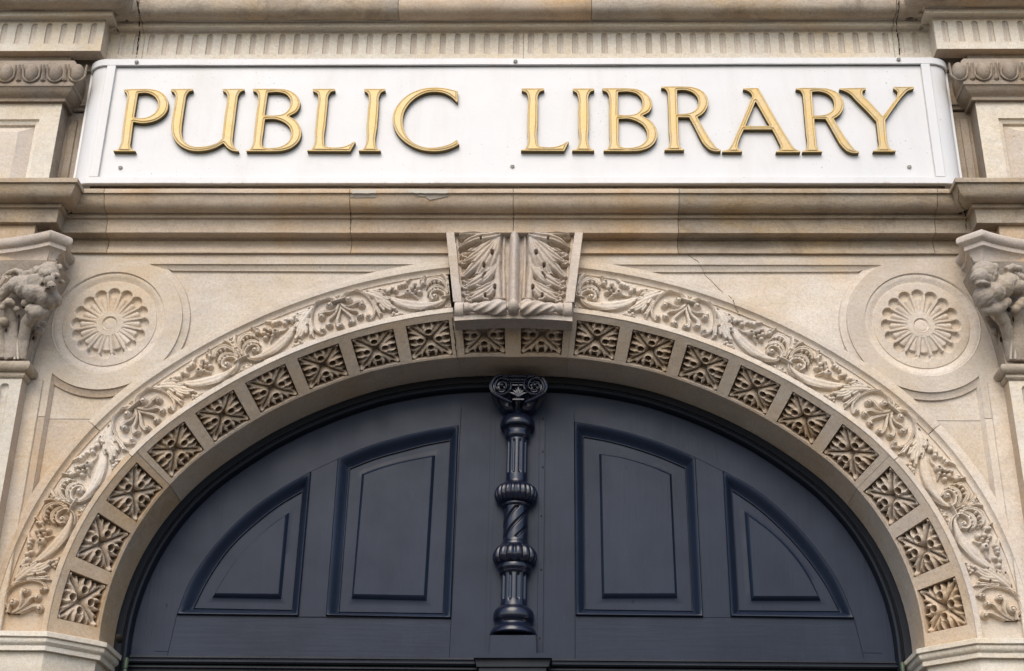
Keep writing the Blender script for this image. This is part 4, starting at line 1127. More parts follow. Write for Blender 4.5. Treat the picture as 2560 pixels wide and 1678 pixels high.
for sg in (-1, 1):
    side = PNAME[sg]; C_ = CL if sg < 0 else CR
    sh = thing('pilaster_shaft', 'fluted stone pilaster shaft at the %s edge, below the beast capital' % side, 'pilaster', (sg*1.95, YS, 0), 'pilaster shafts at both edges')
    xs0 = abs(float(unp(40, 960, YS)[0]) if sg < 0 else float(unp(2532, 975, YS)[0])); xs0 = 1.668
    z_n = zi(926, YS-.02, 30) if sg < 0 else zi(931, YS-.02, 2545)
    z_n1 = zi(901, YS-.02, 30)
    holes = []
    fx0 = xs0+.055
    while fx0 < 2.3:
        zt_, w_ = z_n-.055, .016; tt = np.linspace(0, math.pi, 12)
        holes.append([(sg*(fx0-w_), .5), (sg*(fx0+w_), .5)]+[(sg*(fx0+w_*math.cos(a_)), zt_+w_*math.sin(a_)) for a_ in tt]); 
        mb = MB(); rows = []
        for k in range(9):
            a_ = math.pi*k/8; xx = fx0-w_*math.cos(a_)
            rows.append([[sg*xx, YS+.013*math.sin(a_), .5], [sg*xx, YS+.013*math.sin(a_), zt_], [sg*(fx0-w_*math.cos(a_)*.7), YS+.010*math.sin(a_), zt_+w_*.7], [sg*fx0, YS, zt_+w_]])
        mb.grid(np.array(rows)); mb.build('flute', ST_P, sh)
        fx0 += .052
    cdt('shaft_face', [(sg*xs0, .5), (sg*2.4, .5), (sg*2.4, z_n-.0), (sg*xs0, z_n-.0)], holes, YS, ST_P, sh)
    mb = MB(); mb.grid(np.array([[[sg*xs0, YS, .5], [sg*xs0, .03, .5]], [[sg*xs0, YS, z_n], [sg*xs0, .03, z_n]]])); mb.build('shaft_return', ST_T, sh, False)
    mb = MB(); xa, xb = sorted((sg*(xs0-.052), sg*(xs0+.01))); mb.box(xa, xb, -.006, .05, .5, z_n, .002); mb.build('side_margin', ST, sh, False)
    cp = thing('capital', ('stone capital with a snarling winged beast at its corner, at the left edge' if sg < 0 else 'stone capital with a worn, faceless winged beast at the right edge'), 'capital', (sg*1.95, YS, z_n1), 'beast capitals at both edges')
    path = [(-2.5, YS), (-xs0, YS), (-xs0, .02)]
    if sg > 0: path = [(-x, y) for x, y in path][::-1]
    zh = (z_n+z_n1)/2; rr = (z_n1-z_n)/2+.002
    prof = [(.002, z_n1+.001)]+[(.006+rr*1.15*math.cos(a_), zh+rr*math.sin(a_)) for a_ in np.linspace(math.pi/2, -math.pi/2, 11)]+[(.009, z_n-.003), (.010, z_n-.004), (.010, z_n-.013), (.006, z_n-.019), (.0, z_n-.022)]
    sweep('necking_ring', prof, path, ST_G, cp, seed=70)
    # bell that widens upwards
    ZA = 4.118                         # top of the abacus
    zb0, zb1 = z_n1, ZA-.125
    bell = [(.085, zb1+.02), (.080, zb1)]+[(.004+.076*((z-zb0)/(zb1-zb0))**1.9, z) for z in np.linspace(zb1, zb0, 10)[1:]]
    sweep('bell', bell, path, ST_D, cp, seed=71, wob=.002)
    # abacus: concave front, chamfered corner
    A_ = at_z(*C_(*((452, 112) if sg < 0 else (262, 104))), ZA); B_ = at_z(*C_(*((640, 182) if sg < 0 else (48, 180))), ZA)
    M_ = at_z(*C_(*((0, 192) if sg < 0 else (638, 195))), ZA)
    cxm = sg*1.95
    # plan curve of the front: through A and M, symmetric about the pilaster axis
    yA, xA, yM, xM = A_[1], A_[0], M_[1], M_[0]
    kq = (yA-yM)/((xA-cxm)**2-(xM-cxm)**2); y0 = yM-kq*(xM-cxm)**2
    xsA = np.linspace(cxm+sg*.0, xA, 12)
    front = [(x, y0+kq*(x-cxm)**2) for x in np.linspace(2*cxm-xA, xA, 22)]
    B2 = (B_[0], B_[1]); backc = [(B_[0]+sg*.020, B_[1]+.03), (B_[0]+sg*.035, -.03), (B_[0]+sg*.03, .01)]
    line = front+[B2]+backc
    if sg > 0: line = line[::-1]
    abp = [(-.012, ZA), (-.004, ZA-.003), (.003, ZA-.010), (.006, ZA-.020), (.004, ZA-.030), (-.003, ZA-.038), (-.010, ZA-.041), (-.012, ZA-.042), (-.012, ZA-.058), (-.018, ZA-.061), (-.026, ZA-.068), (-.033, ZA-.085), (-.036, ZA-.110), (-.038, ZA-.128), (-.06, ZA-.13)]
    sweep('abacus', abp, line, ST_K, cp, seed=75, ds=.02, wob=.0022, cap=False)
    mb = MB(); mb.box(min(sg*1.70, sg*2.4), max(sg*1.70, sg*2.4), -.105, .03, ZA-.13, 4.19); mb.build('abacus_core', ST_T, cp, False)
    def P(x, y, Y): return unp(*C_(x, y), Y)
    # leaf stems and curls on the bell
    def curl(name, L, rad, balls=()):
        mb = MB(); mb.tube([P(*q_) for q_ in L], rad, 10)
        for (x, y, Y, r) in balls: mb.ell(P(x, y, Y), (r, r*.9, r*.95), 14, 10)
        return mb
    if sg < 0:
        stems = [([(100, 1270, -.078), (105, 1100, -.085), (95, 950, -.10), (80, 800, -.135), (75, 755, -.155)], [.026, .026, .024, .022, .018], [(78, 758, -.16, .016), (45, 775, -.155, .012), (110, 775, -.155, .011), (150, 825, -.14, .0125), (20, 810, -.15, .012)]),
                 ([(185, 1275, -.07), (205, 1100, -.085), (235, 950, -.115), (290, 870, -.16), (330, 835, -.19)], [.020, .022, .025, .030, .028], [(330, 850, -.19, .030), (280, 830, -.185, .024), (375, 850, -.185, .022), (355, 900, -.17, .013), (260, 880, -.165, .013), (225, 770, -.17, .016), (400, 870, -.165, .012)]),
                 ([(245, 1300, -.02), (270, 1150, -.03), (310, 1040, -.05), (350, 1000, -.08)], [.016, .018, .020, .016], [(350, 1020, -.085, .019), (320, 1045, -.075, .012), (385, 960, -.07, .014), (300, 1000, -.07, .012)]),
                 ([(10, 1270, -.075), (5, 1100, -.08), (15, 960, -.10), (30, 920, -.12)], [.022, .022, .020, .016], [(30, 935, -.125, .019), (55, 955, -.12, .010)])]
        hl = [(165, 893, -.115, 9, 22), (52, 1010, -.10, 9, 24), (290, 940, -.105, 9, 17), (296, 1085, -.052, 8, 22), (215, 800, -.125, 20, 24)]
    else:
        stems = [([(600, 1290, -.075), (590, 1100, -.085), (570, 950, -.10), (560, 850, -.13)], [.026, .026, .024, .018], [(560, 825, -.15, .017), (600, 790, -.15, .02), (630, 760, -.15, .02)]),
                 ([(530, 1290, -.065), (505, 1100, -.085), (470, 950, -.12), (410, 860, -.16), (370, 810, -.19)], [.020, .022, .024, .028, .026], [(370, 820, -.19, .030), (430, 790, -.18, .026), (320, 830, -.19, .024), (480, 760, -.175, .020), (400, 870, -.165, .018)]),
                 ([(480, 1300, -.02), (440, 1150, -.035), (400, 1030, -.06), (330, 930, -.10), (290, 890, -.12)], [.014, .016, .018, .016, .012], [(375, 1030, -.08, .013), (360, 990, -.08, .012), (305, 900, -.12, .013)])]
        hl = [(445, 945, -.115, 10, 26), (543, 915, -.115, 8, 24), (432, 1095, -.062, 9, 28), (500, 830, -.135, 18, 26)]
    mbs = MB()
    for L, rad, balls in stems:
        mb = MB(); mb.tube([P(*q_) for q_ in L], rad, 12, .55)
        for (x, y, Y, r) in balls: mb.ell(P(x, y, Y), (r, r*.8, r*.85), 14, 10)
        remesh_obj(mb, 'leaf', ST_KD, cp, .0036, 2, .001)
    for x, y, Y, rx_, rz_ in hl:
        c = P(x, y, Y-.012); k_ = 1/3.545/720
        mb = MB(); mb.ell(c, (rx_*k_, .004, rz_*k_), 14, 8); mb.build('drill_hole', CRACK, cp)
    # thin ribs of the bell
    for i, (x0, x1) in enumerate(((130, 130), (160, 150), (60, 60)) if sg < 0 else ((560, 565), (520, 530), (620, 620))):
        mb = MB(); mb.tube([P(x0, 1270, -.085), P(x1, 1050, -.09), P(x1, 900, -.105)], [.0045, .004, .003], 6); mb.build('rib', ST_K, cp)
    # the beast
    mb = MB()
    def E(x, y, Y, rx_, ry_, rz_, rot=None): mb.ell(P(x, y, Y), (rx_, ry_, rz_), 16, 12, Matrix.Rotation(rot, 3, 'Y') if rot else None)
    if sg < 0:
        E(240, 640, -.175, .052, .045, .040, .5); E(330, 700, -.195, .052, .045, .034, .35); E(420, 720, -.20, .040, .045, .036); E(170, 620, -.155, .040, .04, .032)
        E(430, 745, -.195, .044, .04, .030); E(330, 600, -.20, .034, .04, .034); E(460, 690, -.185, .018, .04, .04)
        E(430, 520, -.215, .036, .036, .036); E(440, 470, -.205, .033, .03, .025)                 # skull
        E(445, 590, -.245, .021, .030, .020, .2); E(455, 622, -.262, .0165, .016, .0135)            # muzzle
        E(428, 655, -.248, .014, .018, .0065, .2)                                                # jaw
        E(408, 508, -.248, .0145, .010, .011); E(480, 525, -.248, .010, .009, .008); E(515, 530, -.23, .010, .012, .011)   # brow lumps
        E(318, 470, -.205, .014, .008, .015, .4); E(530, 455, -.20, .011, .008, .013, -.5); E(375, 585, -.225, .010, .016, .016)
        E(470, 540, -.252, .008, .008, .007)
        mb.tube([P(100, 620, -.155), P(70, 640, -.15), P(30, 690, -.14), P(-10, 740, -.13)], [.020, .020, .018, .016], 10)
        mb.tube([P(10, 560, -.13), P(70, 510, -.15), P(140, 480, -.165), (P(190, 500, -.17)), P(210, 560, -.17)], [.007, .009, .010, .012, .014], 10)
        mb.tube([P(210, 525, -.175), P(300, 500, -.19), P(400, 470, -.20)], [.016, .016, .02], 10)
        mb.tube([P(330, 770, -.19), P(400, 790, -.20), P(460, 770, -.19)], [.012, .014, .012], 8)
        E(545, 585, -.165, .012, .01, .008)
    else:
        E(420, 640, -.18, .052, .045, .042, -.4); E(340, 690, -.20, .050, .045, .036); E(285, 720, -.20, .036, .045, .042); E(500, 600, -.155, .042, .04, .036); E(560, 640, -.15, .04, .035, .026, -.3)
        E(300, 500, -.215, .042, .036, .040); E(280, 470, -.205, .036, .03, .026); E(240, 545, -.235, .030, .032, .030, .3); E(305, 560, -.215, .030, .03, .022)
        E(270, 610, -.24, .026, .024, .009, .12); E(370, 460, -.19, .018, .02, .016); E(385, 540, -.19, .012, .02, .022); E(215, 500, -.215, .016, .02, .026)
        mb.tube([P(480, 480, -.17), P(540, 460, -.165), P(600, 470, -.155), P(645, 520, -.14)], [.012, .014, .011, .009], 10)
        mb.tube([P(600, 640, -.15), P(645, 670, -.145)], [.022, .018], 10)
        E(330, 780, -.19, .035, .03, .022); 
    remesh_obj(mb, 'winged_beast', ST_KD, cp, .0030, 1, .0028)
    # eyes, nostrils, mouth and wing feathers
    if sg < 0:
        for x, y, Y, a_, b_ in ((405, 540, -.256, 22, 7), (497, 552, -.252, 13, 6), (440, 628, -.278, 8, 7), (472, 626, -.278, 7, 6), (430, 645, -.262, 26, 6), (372, 600, -.238, 10, 16)):
            c = P(x, y, Y); k_ = 1/3.545/735; mb = MB(); mb.ell(c, (a_*k_, .003, b_*k_), 12, 8); mb.build('eye' if y < 560 else 'nostril', CRACK, cp)
    else:
        c = P(300, 592, -.245); mb = MB(); mb.ell(c, (46/3.545/735, .004, 9/3.545/735), 12, 8, Matrix.Rotation(.12, 3, 'Y')); mb.build('mouth', CRACK, cp)
    for k in range(5):
        if sg < 0: L = [P(150-k*26, 500+k*10, -.150), P(130-k*30, 545+k*12, -.140), P(85-k*26, 590+k*10, -.135)]
        else: L = [P(560+k*20, 490+k*10, -.155), P(580+k*22, 540+k*10, -.145), P(610+k*22, 590+k*10, -.135)]
        mb = MB(); mb.tube(L, [.010, .009, .004], 8, .5); mb.build('wing_feather', ST_K, cp)

# ------------------------------------------------------------------ sign
sign = thing('library_sign', 'long white metal sign with rounded ends and gold letters reading PUBLIC LIBRARY', 'sign', (0, -.085, 4.36))
SY = -.082; ZI0, ZI1 = 4.3885, 4.8835; ZO0, ZO1 = 4.3610, 4.9135; XI_ = 1.5095; XR = 1.543
n1, n2 = 180, 30; X, Z = np.meshgrid(np.linspace(-XI_, XI_, n1), np.linspace(ZI0, ZI1, n2))
Yp = SY+(fbm(X*3, Z*5, 3)-.5)*.0035
hgrid('sign_panel', np.stack([X, Yp, Z], -1), SIGN, sign, None, 60)
arcp = lambda r: [(-XR-r*math.sin(a_)*1.22, -.03-(r)*math.cos(a_)) for a_ in np.linspace(math.pi/2, 0, 12)]
left = [(-XR-.0756, .0)]+arcp(.062); plan = left+[(-x, y) for x, y in left[::-1]]
rimp = lambda z0, z1, p: [(-.03, z1+.0), (p-.002, z1), (p, z1-.0015), (p, z0+.0015), (p-.002, z0), (-.004, z0)]
sweep('sign_frame', rimp(ZI1, ZO1, .0035), plan, SIGN, sign, cap=False, wob=.0009, ds=.05)
sweep('sign_frame', [(-.06, ZI0), (.0015, ZI0), (.003, ZI0-.0012), (.003, ZO0+.0015), (.0015, ZO0), (-.006, ZO0), (-.008, ZO0+.02)], plan, SIGN, sign, cap=False, wob=.0009, ds=.05)
for sg in (-1, 1):
    mb = MB(); mb.box(min(sg*XI_, sg*XR), max(sg*XI_, sg*XR), -.0955, -.07, ZI0, ZI1, .0012); mb.build('sign_frame', SIGN, sign, False)
    L = left if sg < 0 else [(-x, y) for x, y in left[::-1]]
    sweep('rounded_end', [(-.006, ZI1), (-.006, ZI0)], L, SIGN, sign, cap=False, wob=.0004)
    mb = MB(); xa, xb = sorted((sg*(XR+.067), sg*(XR+.080))); mb.box(xa, xb, -.0345, .0, ZI0-.02, ZI1+.004, .0015); mb.build('end_flange', SIGN, sign, False)
mb = MB(); mb.box(-1.53, 1.53, -.079, -.070, ZO0+.01, ZO1-.004); mb.build('sign_box', SIGN, sign, False)
for x, y in ((341.4, 154.8), (1288.6, 153), (2246.6, 148), (301, 418.8), (1281, 416), (2273.3, 416.7)):
    top = y < 300; Yq = -.0965 if top else SY
    c = unp(x, y, Yq-.003); mb = MB()
    mb.lathe([(.0, -.0052), (.0035, -.0050), (.0060, -.0036), (.0076, -.001), (.0080, .0015)], c, (0, 1, 0), 18); sc = mb.build('screw', SCREW, sign)
    mb = MB(); mb.box(c[0]-.0055, c[0]+.0055, c[1]-.0056, c[1]-.003, c[2]-.0008, c[2]+.0008); mb.build('slot', CRACK, sc, False)

# letters
LY = -.1010
c3 = lambda x, y: (260+x/4.76, 190+y/4.76)
c4_ = lambda x, y: (740+x/4.76, 190+y/4.76)
c6_ = lambda x, y: (1780+x/4.577, 190+y/4.577)
LET = {
 'P': (c3, [(235, 158, 1), (400, 152), (520, 152), (610, 163), (690, 198), (745, 258), (764, 335), (750, 412), (700, 478), (620, 528), (520, 556), (430, 560), (347, 545, 1), (335, 640, 0), (320, 760), (312, 835), (328, 872), (374, 889, 1), (374, 897, 1), (110, 896, 1), (112, 884, 1), (162, 872), (190, 825), (218, 640), (262, 340), (274, 250), (262, 200), (237, 182, 1)],
       [[(404, 205, 1), (500, 200), (570, 222), (625, 275), (642, 345), (620, 415), (560, 468), (480, 495), (410, 499), (358, 490, 1)]]),
 'U': (c3, [(795, 154, 1), (1055, 150, 1), (1057, 172, 1), (1012, 186), (983, 225), (966, 310), (942, 470), (924, 600), (924, 690), (952, 770), (1010, 817), (1090, 840), (1180, 838), (1290, 815), (1360, 783), (1405, 742, 1), (1416, 640, 0), (1440, 440), (1462, 300), (1464, 225), (1440, 192), (1412, 180, 1), (1410, 152, 1), (1668, 150, 1), (1668, 172, 1), (1628, 186), (1600, 225), (1584, 310), (1560, 500), (1536, 700), (1530, 780), (1552, 845), (1602, 886, 1), (1600, 900, 1), (1530, 890), (1470, 858), (1420, 800, 1), (1330, 850), (1230, 882), (1120, 893), (1020, 883), (920, 840), (850, 775), (812, 695), (800, 600), (818, 460), (845, 290), (846, 225), (828, 195), (797, 180, 1)], []),
 'B': (c3, [(1770, 150, 1), (1920, 149), (2060, 150), (2180, 163), (2270, 208), (2325, 278), (2332, 350), (2295, 422), (2200, 478, 1), (2290, 535), (2338, 612), (2347, 700), (2312, 785), (2240, 848), (2130, 887), (2000, 896), (1860, 896), (1690, 896, 1), (1690, 884, 1), (1735, 870), (1765, 822), (1782, 700), (1812, 450), (1832, 290), (1830, 225), (1812, 194), (1772, 181, 1)],
       [[(1950, 195, 1), (2080, 192), (2165, 217), (2210, 270), (2216, 340), (2190, 402), (2130, 450), (2040, 466), (1912, 464, 1)], [(1915, 514, 1), (2030, 512), (2130, 545), (2205, 610), (2226, 690), (2200, 770), (2120, 830), (2020, 852), (1930, 852), (1888, 835), (1882, 790), (1897, 660)]]),
 'L': (c4_, [(198, 152, 1), (463, 150, 1), (465, 176, 1), (415, 190), (388, 230), (377, 330), (355, 560), (336, 770), (348, 832), (420, 846), (540, 842), (612, 822), (692, 778, 1), (708, 786, 1), (645, 896, 1), (132, 893, 1), (135, 882, 1), (182, 870), (208, 830), (226, 650), (250, 400), (264, 255), (250, 205), (200, 182, 1)], []),
 'I': (c4_, [(810, 152, 1), (1062, 150, 1), (1064, 176, 1), (1018, 192), (993, 235), (985, 350), (965, 600), (946, 800), (962, 858), (1008, 882, 1), (1008, 895, 1), (745, 893, 1), (748, 882, 1), (798, 867), (825, 820), (840, 600), (856, 400), (866, 260), (850, 203), (812, 182, 1)], []),
 'C': (c4_, [(1925, 180, 1), (1926, 300, 1), (1916, 316, 1), (1855, 255), (1770, 207), (1660, 188), (1550, 200), (1440, 250), (1340, 340), (1285, 440), (1270, 540), (1290, 650), (1350, 750), (1430, 810), (1530, 845), (1640, 850), (1760, 830), (1850, 797), (1916, 755, 1), (1942, 812, 1), (1850, 858), (1740, 888), (1620, 896), (1480, 876), (1340, 815), (1220, 710), (1162, 600), (1150, 500), (1175, 400), (1250, 290), (1370, 200), (1500, 152), (1640, 135), (1790, 146)], []),
 'R': (c6_, [(962, 138, 1), (1080, 134), (1200, 135), (1330, 145), (1430, 185), (1490, 250), (1512, 320), (1492, 400), (1445, 458), (1395, 488, 1), (1450, 580), (1540, 722), (1600, 800), (1640, 843), (1684, 863, 1), (1683, 880, 1), (1620, 882), (1560, 866), (1490, 808), (1420, 700), (1360, 592), (1300, 492, 1), (1172, 490, 1), (1180, 600, 0), (1196, 740), (1205, 812), (1225, 845), (1262, 858, 1), (1262, 871, 1), (1035, 871, 1), (1035, 857, 1), (1073, 842), (1086, 800), (1076, 650), (1057, 430), (1042, 260), (1032, 198), (1005, 165), (963, 155, 1)],
       [[(1145, 180, 1), (1240, 178), (1330, 210), (1385, 270), (1396, 340), (1370, 400), (1310, 436), (1230, 449), (1166, 450, 1)]]),
 'A': (c6_, [(358, 138, 1), (530, 135, 1), (895, 755, 0), (940, 822), (1012, 860, 1), (1012, 873, 1), (733, 873, 1), (733, 860, 1), (780, 842), (785, 810), (762, 752), (690, 612, 1), (365, 612, 1), (330, 690), (302, 775), (298, 820), (315, 845), (347, 856, 1), (347, 870, 1), (120, 870, 1), (120, 854, 1), (180, 840), (215, 800), (262, 700), (455, 245, 1), (458, 220), (432, 185), (400, 165), (358, 155, 1)],
       [[(500, 290, 1), (660, 570, 1), (385, 570, 1)]]),
 'Y': (c6_, [(1460, 140, 1), (1760, 132, 1), (1762, 156, 1), (1727, 172), (1725, 210), (1800, 290, 0), (1955, 458, 1), (2050, 330, 0), (2118, 225), (2122, 180), (2080, 147, 1), (2082, 122, 1), (2312, 122, 1), (2312, 146, 1), (2250, 166), (2190, 222), (2100, 340), (1985, 505, 1), (1995, 650, 0), (2015, 780), (2042, 835), (2105, 850, 1), (2105, 865, 1), (1845, 865, 1), (1845, 852, 1), (1890, 837), (1907, 800), (1900, 700), (1880, 520, 1), (1780, 410, 0), (1650, 280), (1570, 200), (1500, 166), (1460, 156, 1)], []),
}
def to_xz(fn, L):
    out = []
    for q_ in L:
        P_ = unp(*fn(q_[0], q_[1]), LY); out.append((float(P_[0]), float(P_[2]), q_[2] if len(q_) > 2 else 0))
    return catmull(out, 7, True)
def poly_sdf(X, Y, loops):
    d = np.full(X.shape, 1e9); ins = np.zeros(X.shape, bool); gx = np.zeros(X.shape); gy = np.zeros(X.shape)
    for L in loops:
        n = len(L)
        for i in range(n):
            a_ = L[i]; b_ = L[(i+1) % n]; e = b_-a_; l2 = max(e@e, 1e-14)
            t = np.clip(((X-a_[0])*e[0]+(Y-a_[1])*e[1])/l2, 0, 1); dx = X-a_[0]-t*e[0]; dy = Y-a_[1]-t*e[1]; dd = np.hypot(dx, dy)
            k = dd < d; d = np.where(k, dd, d); gx = np.where(k, a_[0]+t*e[0], gx); gy = np.where(k, a_[1]+t*e[1], gy)
            if abs(b_[1]-a_[1]) > 1e-12:
                c = ((a_[1] > Y) != (b_[1] > Y)) & (X < (b_[0]-a_[0])*(Y-a_[1])/(b_[1]-a_[1])+a_[0]); ins ^= c
    return np.where(ins, d, -d), gx, gy
GP = .00145; TH = .016
letter_me = {}
def letter(ch):
    fn, o_, hs = LET[ch]; loops = [to_xz(fn, o_)]+[to_xz(fn, h) for h in hs]
    L0 = loops[0]; x0, z0 = L0.min(0)-GP*2; x1, z1 = L0.max(0)+GP*2
    X, Z = np.meshgrid(np.arange(x0, x1, GP), np.arange(z0, z1, GP))
    d, gx, gz = poly_sdf(X, Z, loops)
    ny, nx = X.shape
    c = np.stack([d[:-1, :-1], d[1:, :-1], d[:-1, 1:], d[1:, 1:]])
    keep = (c > 0).any(0)&((c > -GP*.72).all(0)|((c > 0).sum(0) >= 2))
    Xs = np.where(d < 0, gx, X); Zs = np.where(d < 0, gz, Z); dd = np.maximum(d, 0)
    Y_ = LY+.0012*(1-sstep(0, .0012, dd))+.0022*np.exp(-((dd-.0054)/.0010)**2)-.0014*sstep(.0062, .0085, dd)
    Y_ = Y_+(fbm(X*90, Z*90, ord(ch))-.5)*.0006
    P_ = np.stack([Xs, Y_, Zs], -1).reshape(-1, 3); F = quads(ny, nx)[keep.ravel()]
    # side walls from the boundary edges
    E_ = {}
    for f in F:
        for k in range(4):
            a_, b_ = int(f[k]), int(f[(k+1) % 4])
            if (b_, a_) in E_: del E_[(b_, a_)]
            else: E_[(a_, b_)] = 1
    used, inv = np.unique(F, return_inverse=True)
    bx = float((L0[:, 0]).min()); zb = float(L0[:, 1].min())
    org = np.array([bx, 0, zb])
    face = bpy.data.meshes.new('letter_'+ch)
    V = list(map(tuple, P_[used]-org)); FF = [tuple(map(int, q_)) for q_ in inv.reshape(F.shape)]; ns = len(FF)
    mp = {int(u): i for i, u in enumerate(used)}; side = {}
    def sid(i):
        if i not in side:
            side[i] = len(V)+0; p = P_[i]-org; V.append((p[0], p[1]+.0002, p[2])); V.append((p[0], LY+TH+.010, p[2]))
        return side[i]
    for (a_, b_) in E_:
        sa, sb = sid(a_), sid(b_); FF.append((sa+1, sb+1, sb, sa))
    face.from_pydata(V, [], FF); face.materials.append(GOLD); face.materials.append(GOLD_S)
    mi = np.zeros(len(FF), np.int32); mi[ns:] = 1; face.polygons.foreach_set('material_index', mi)
    face.polygons.foreach_set('use_smooth', np.ones(len(FF), dtype=bool)); face.update()
    return face, org
place = [('P', None), ('U', None), ('B', None), ('L', None), ('I', None), ('C', None), ('L', (1302.1, 377.6)), ('I', (1430.2, 377.6)), ('B', (1508.6, 378)), ('R', (1659.8, 378.5)), ('A', None), ('R', None), ('Y', None)]
for ch, pos in place:
    if ch not in letter_me: letter_me[ch] = letter(ch)
    me, org = letter_me[ch]
    o = link('letter', me, sign); o['label'] = 'raised gold letter '+ch
    if pos is None: o.location = org
    else:
        q_ = unp(*pos, LY); o.location = (q_[0], 0, q_[2])

# ------------------------------------------------------------------ door leaves under the arch
DY = .312
dl = lambda x, y: (400+x/2.485, 1050+y/2.485)
dr = lambda x, y: (1360+x/2.485, 1050+y/2.485)
def dw(fn, L, n=8):
    out = []
    for q_ in L:
        P_ = unp(*fn(q_[0], q_[1]), DY); out.append((float(P_[0]), float(P_[2])))
    return catmull(out, n) if len(out) > 2 else np.array(out)
def resample(L, n):
    s_ = np.concatenate([[0], np.cumsum(np.linalg.norm(np.diff(L, axis=0), axis=1))]); t = np.linspace(0, s_[-1], n)
    return np.stack([np.interp(t, s_, L[:, 0]), np.interp(t, s_, L[:, 1])], -1)
def loop(fn, sides, n=24):
    out = []
    for sd_ in sides: out.append(resample(dw(fn, sd_), n)[:-1])
    return np.vstack(out)
def raised_panel(fn, outer, inner, fo, fi, parent):
    LO, LI, FO, FI = [loop(fn, s_) for s_ in (outer, inner, fo, fi)]
    pr = [(0, DY), (.02, DY-.009), (.10, DY-.0125), (.22, DY-.0115), (.38, DY-.006), (.55, DY+.004), (.72, DY+.013), (.86, DY+.018), (.90, DY+.0185), (.92, DY+.014), (.97, DY+.014), (1.0, DY+.021)]
    mo = MB(); mo.grid(np.stack([np.stack([(LO*(1-t)+LI*t)[:, 0], np.full(len(LO), y), (LO*(1-t)+LI*t)[:, 1]], -1) for t, y in pr]), close_u=True)
    mo.build('moulding', DOOR, parent, True, 40)
    pn = MB(); YP = DY+.021
    rows = [(LI, YP), (LI*.5+FO*.5, YP), (FO, YP)]
    for t, y in ((.15, YP-.001), (.5, YP-.009), (.85, YP-.0145), (1, YP-.0155)): rows.append((FO*(1-t)+FI*t, y))
    pn.grid(np.stack([np.stack([L[:, 0], np.full(len(L), y), L[:, 1]], -1) for L, y in rows]), close_u=True)
    p_ = pn.build('panel', DOOR, parent, True, 30)
    cen = FI.mean(0); V = [(q_[0], YP-.0155, q_[1]) for q_ in FI]
    mesh('panel_field', V, [tuple(range(len(V)))], DOOR, p_, False)
    return LO
bigL = ([[(1030, 1220), (1105, 245)], [(1105, 245), (1290, 168), (1500, 106), (1680, 66), (1855, 38)], [(1855, 38), (1808, 1235)], [(1808, 1235), (1030, 1220)]],
        [[(1110, 1182), (1178, 295)], [(1178, 295), (1330, 235), (1500, 187), (1650, 148), (1798, 120)], [(1798, 120), (1750, 1190)], [(1750, 1190), (1110, 1182)]],
        [[(1185, 1105), (1250, 322)], [(1250, 322), (1360, 282), (1480, 250), (1600, 224), (1708, 205)], [(1708, 205), (1655, 1118)], [(1655, 1118), (1185, 1105)]],
        [[(1203, 1078), (1268, 340)], [(1268, 340), (1370, 302), (1480, 270), (1590, 246), (1688, 228)], [(1688, 228), (1637, 1086)], [(1637, 1086), (1203, 1078)]])
smL = ([[(105, 1213), (175, 1030), (320, 810), (560, 565), (750, 430), (940, 322)], [(940, 322), (862, 1222)], [(862, 1222), (105, 1213)]],
       [[(205, 1158), (285, 1000), (420, 800), (590, 635), (740, 520), (877, 438)], [(877, 438), (812, 1170)], [(812, 1170), (205, 1158)]],
       [[(315, 1098), (420, 925), (520, 800), (620, 700), (720, 615), (800, 560)], [(800, 560), (748, 1107)], [(748, 1107), (315, 1098)]],
       [[(342, 1073), (440, 915), (540, 790), (630, 705), (710, 640), (775, 592)], [(775, 592), (732, 1077)], [(732, 1077), (342, 1073)]])
bigR = ([[(197, 1218), (187, 15)], [(187, 15), (380, 48), (560, 92), (750, 155), (940, 235)], [(940, 235), (988, 1226)], [(988, 1226), (197, 1218)]],
        [[(258, 1166), (248, 97)], [(248, 97), (400, 124), (560, 168), (720, 222), (878, 290)], [(878, 290), (922, 1176)], [(922, 1176), (258, 1166)]],
        [[(360, 1103), (343, 198)], [(343, 198), (450, 212), (560, 238), (680, 276), (795, 323)], [(795, 323), (832, 1103)], [(832, 1103), (360, 1103)]],
        [[(376, 1074), (358, 214)], [(358, 214), (460, 230), (560, 256), (670, 292), (780, 340)], [(780, 340), (813, 1073)], [(813, 1073), (376, 1074)]])
smR = ([[(1158, 1226), (1110, 318)], [(1110, 318), (1300, 425), (1490, 580), (1680, 790), (1830, 1010), (1926, 1238)], [(1926, 1238), (1158, 1226)]],
       [[(1218, 1172), (1175, 432)], [(1175, 432), (1310, 525), (1480, 675), (1640, 855), (1755, 1020), (1838, 1177)], [(1838, 1177), (1218, 1172)]],
       [[(1288, 1117), (1245, 548)], [(1245, 548), (1400, 665), (1530, 785), (1620, 900), (1680, 1010), (1728, 1117)], [(1728, 1117), (1288, 1117)]],
       [[(1306, 1090), (1276, 598)], [(1276, 598), (1410, 700), (1520, 810), (1600, 912), (1655, 1000), (1702, 1090)], [(1702, 1090), (1306, 1090)]])
zdb = float(unp(1283, 1647, DY)[2]); XAS = .052
def door_outline(sg):
    s_ = np.linspace(0, SL+.02, 70); P_ = arc(s_, -.0535+eo(s_), DY); L = [(sg*p_[0], p_[2]) for p_ in P_ if p_[0] > XAS*.6]
    return [(sg*XAS*.6, zdb)]+[(sg*XAS*.6, L[0][1])]+L+[(L[-1][0], zdb)]
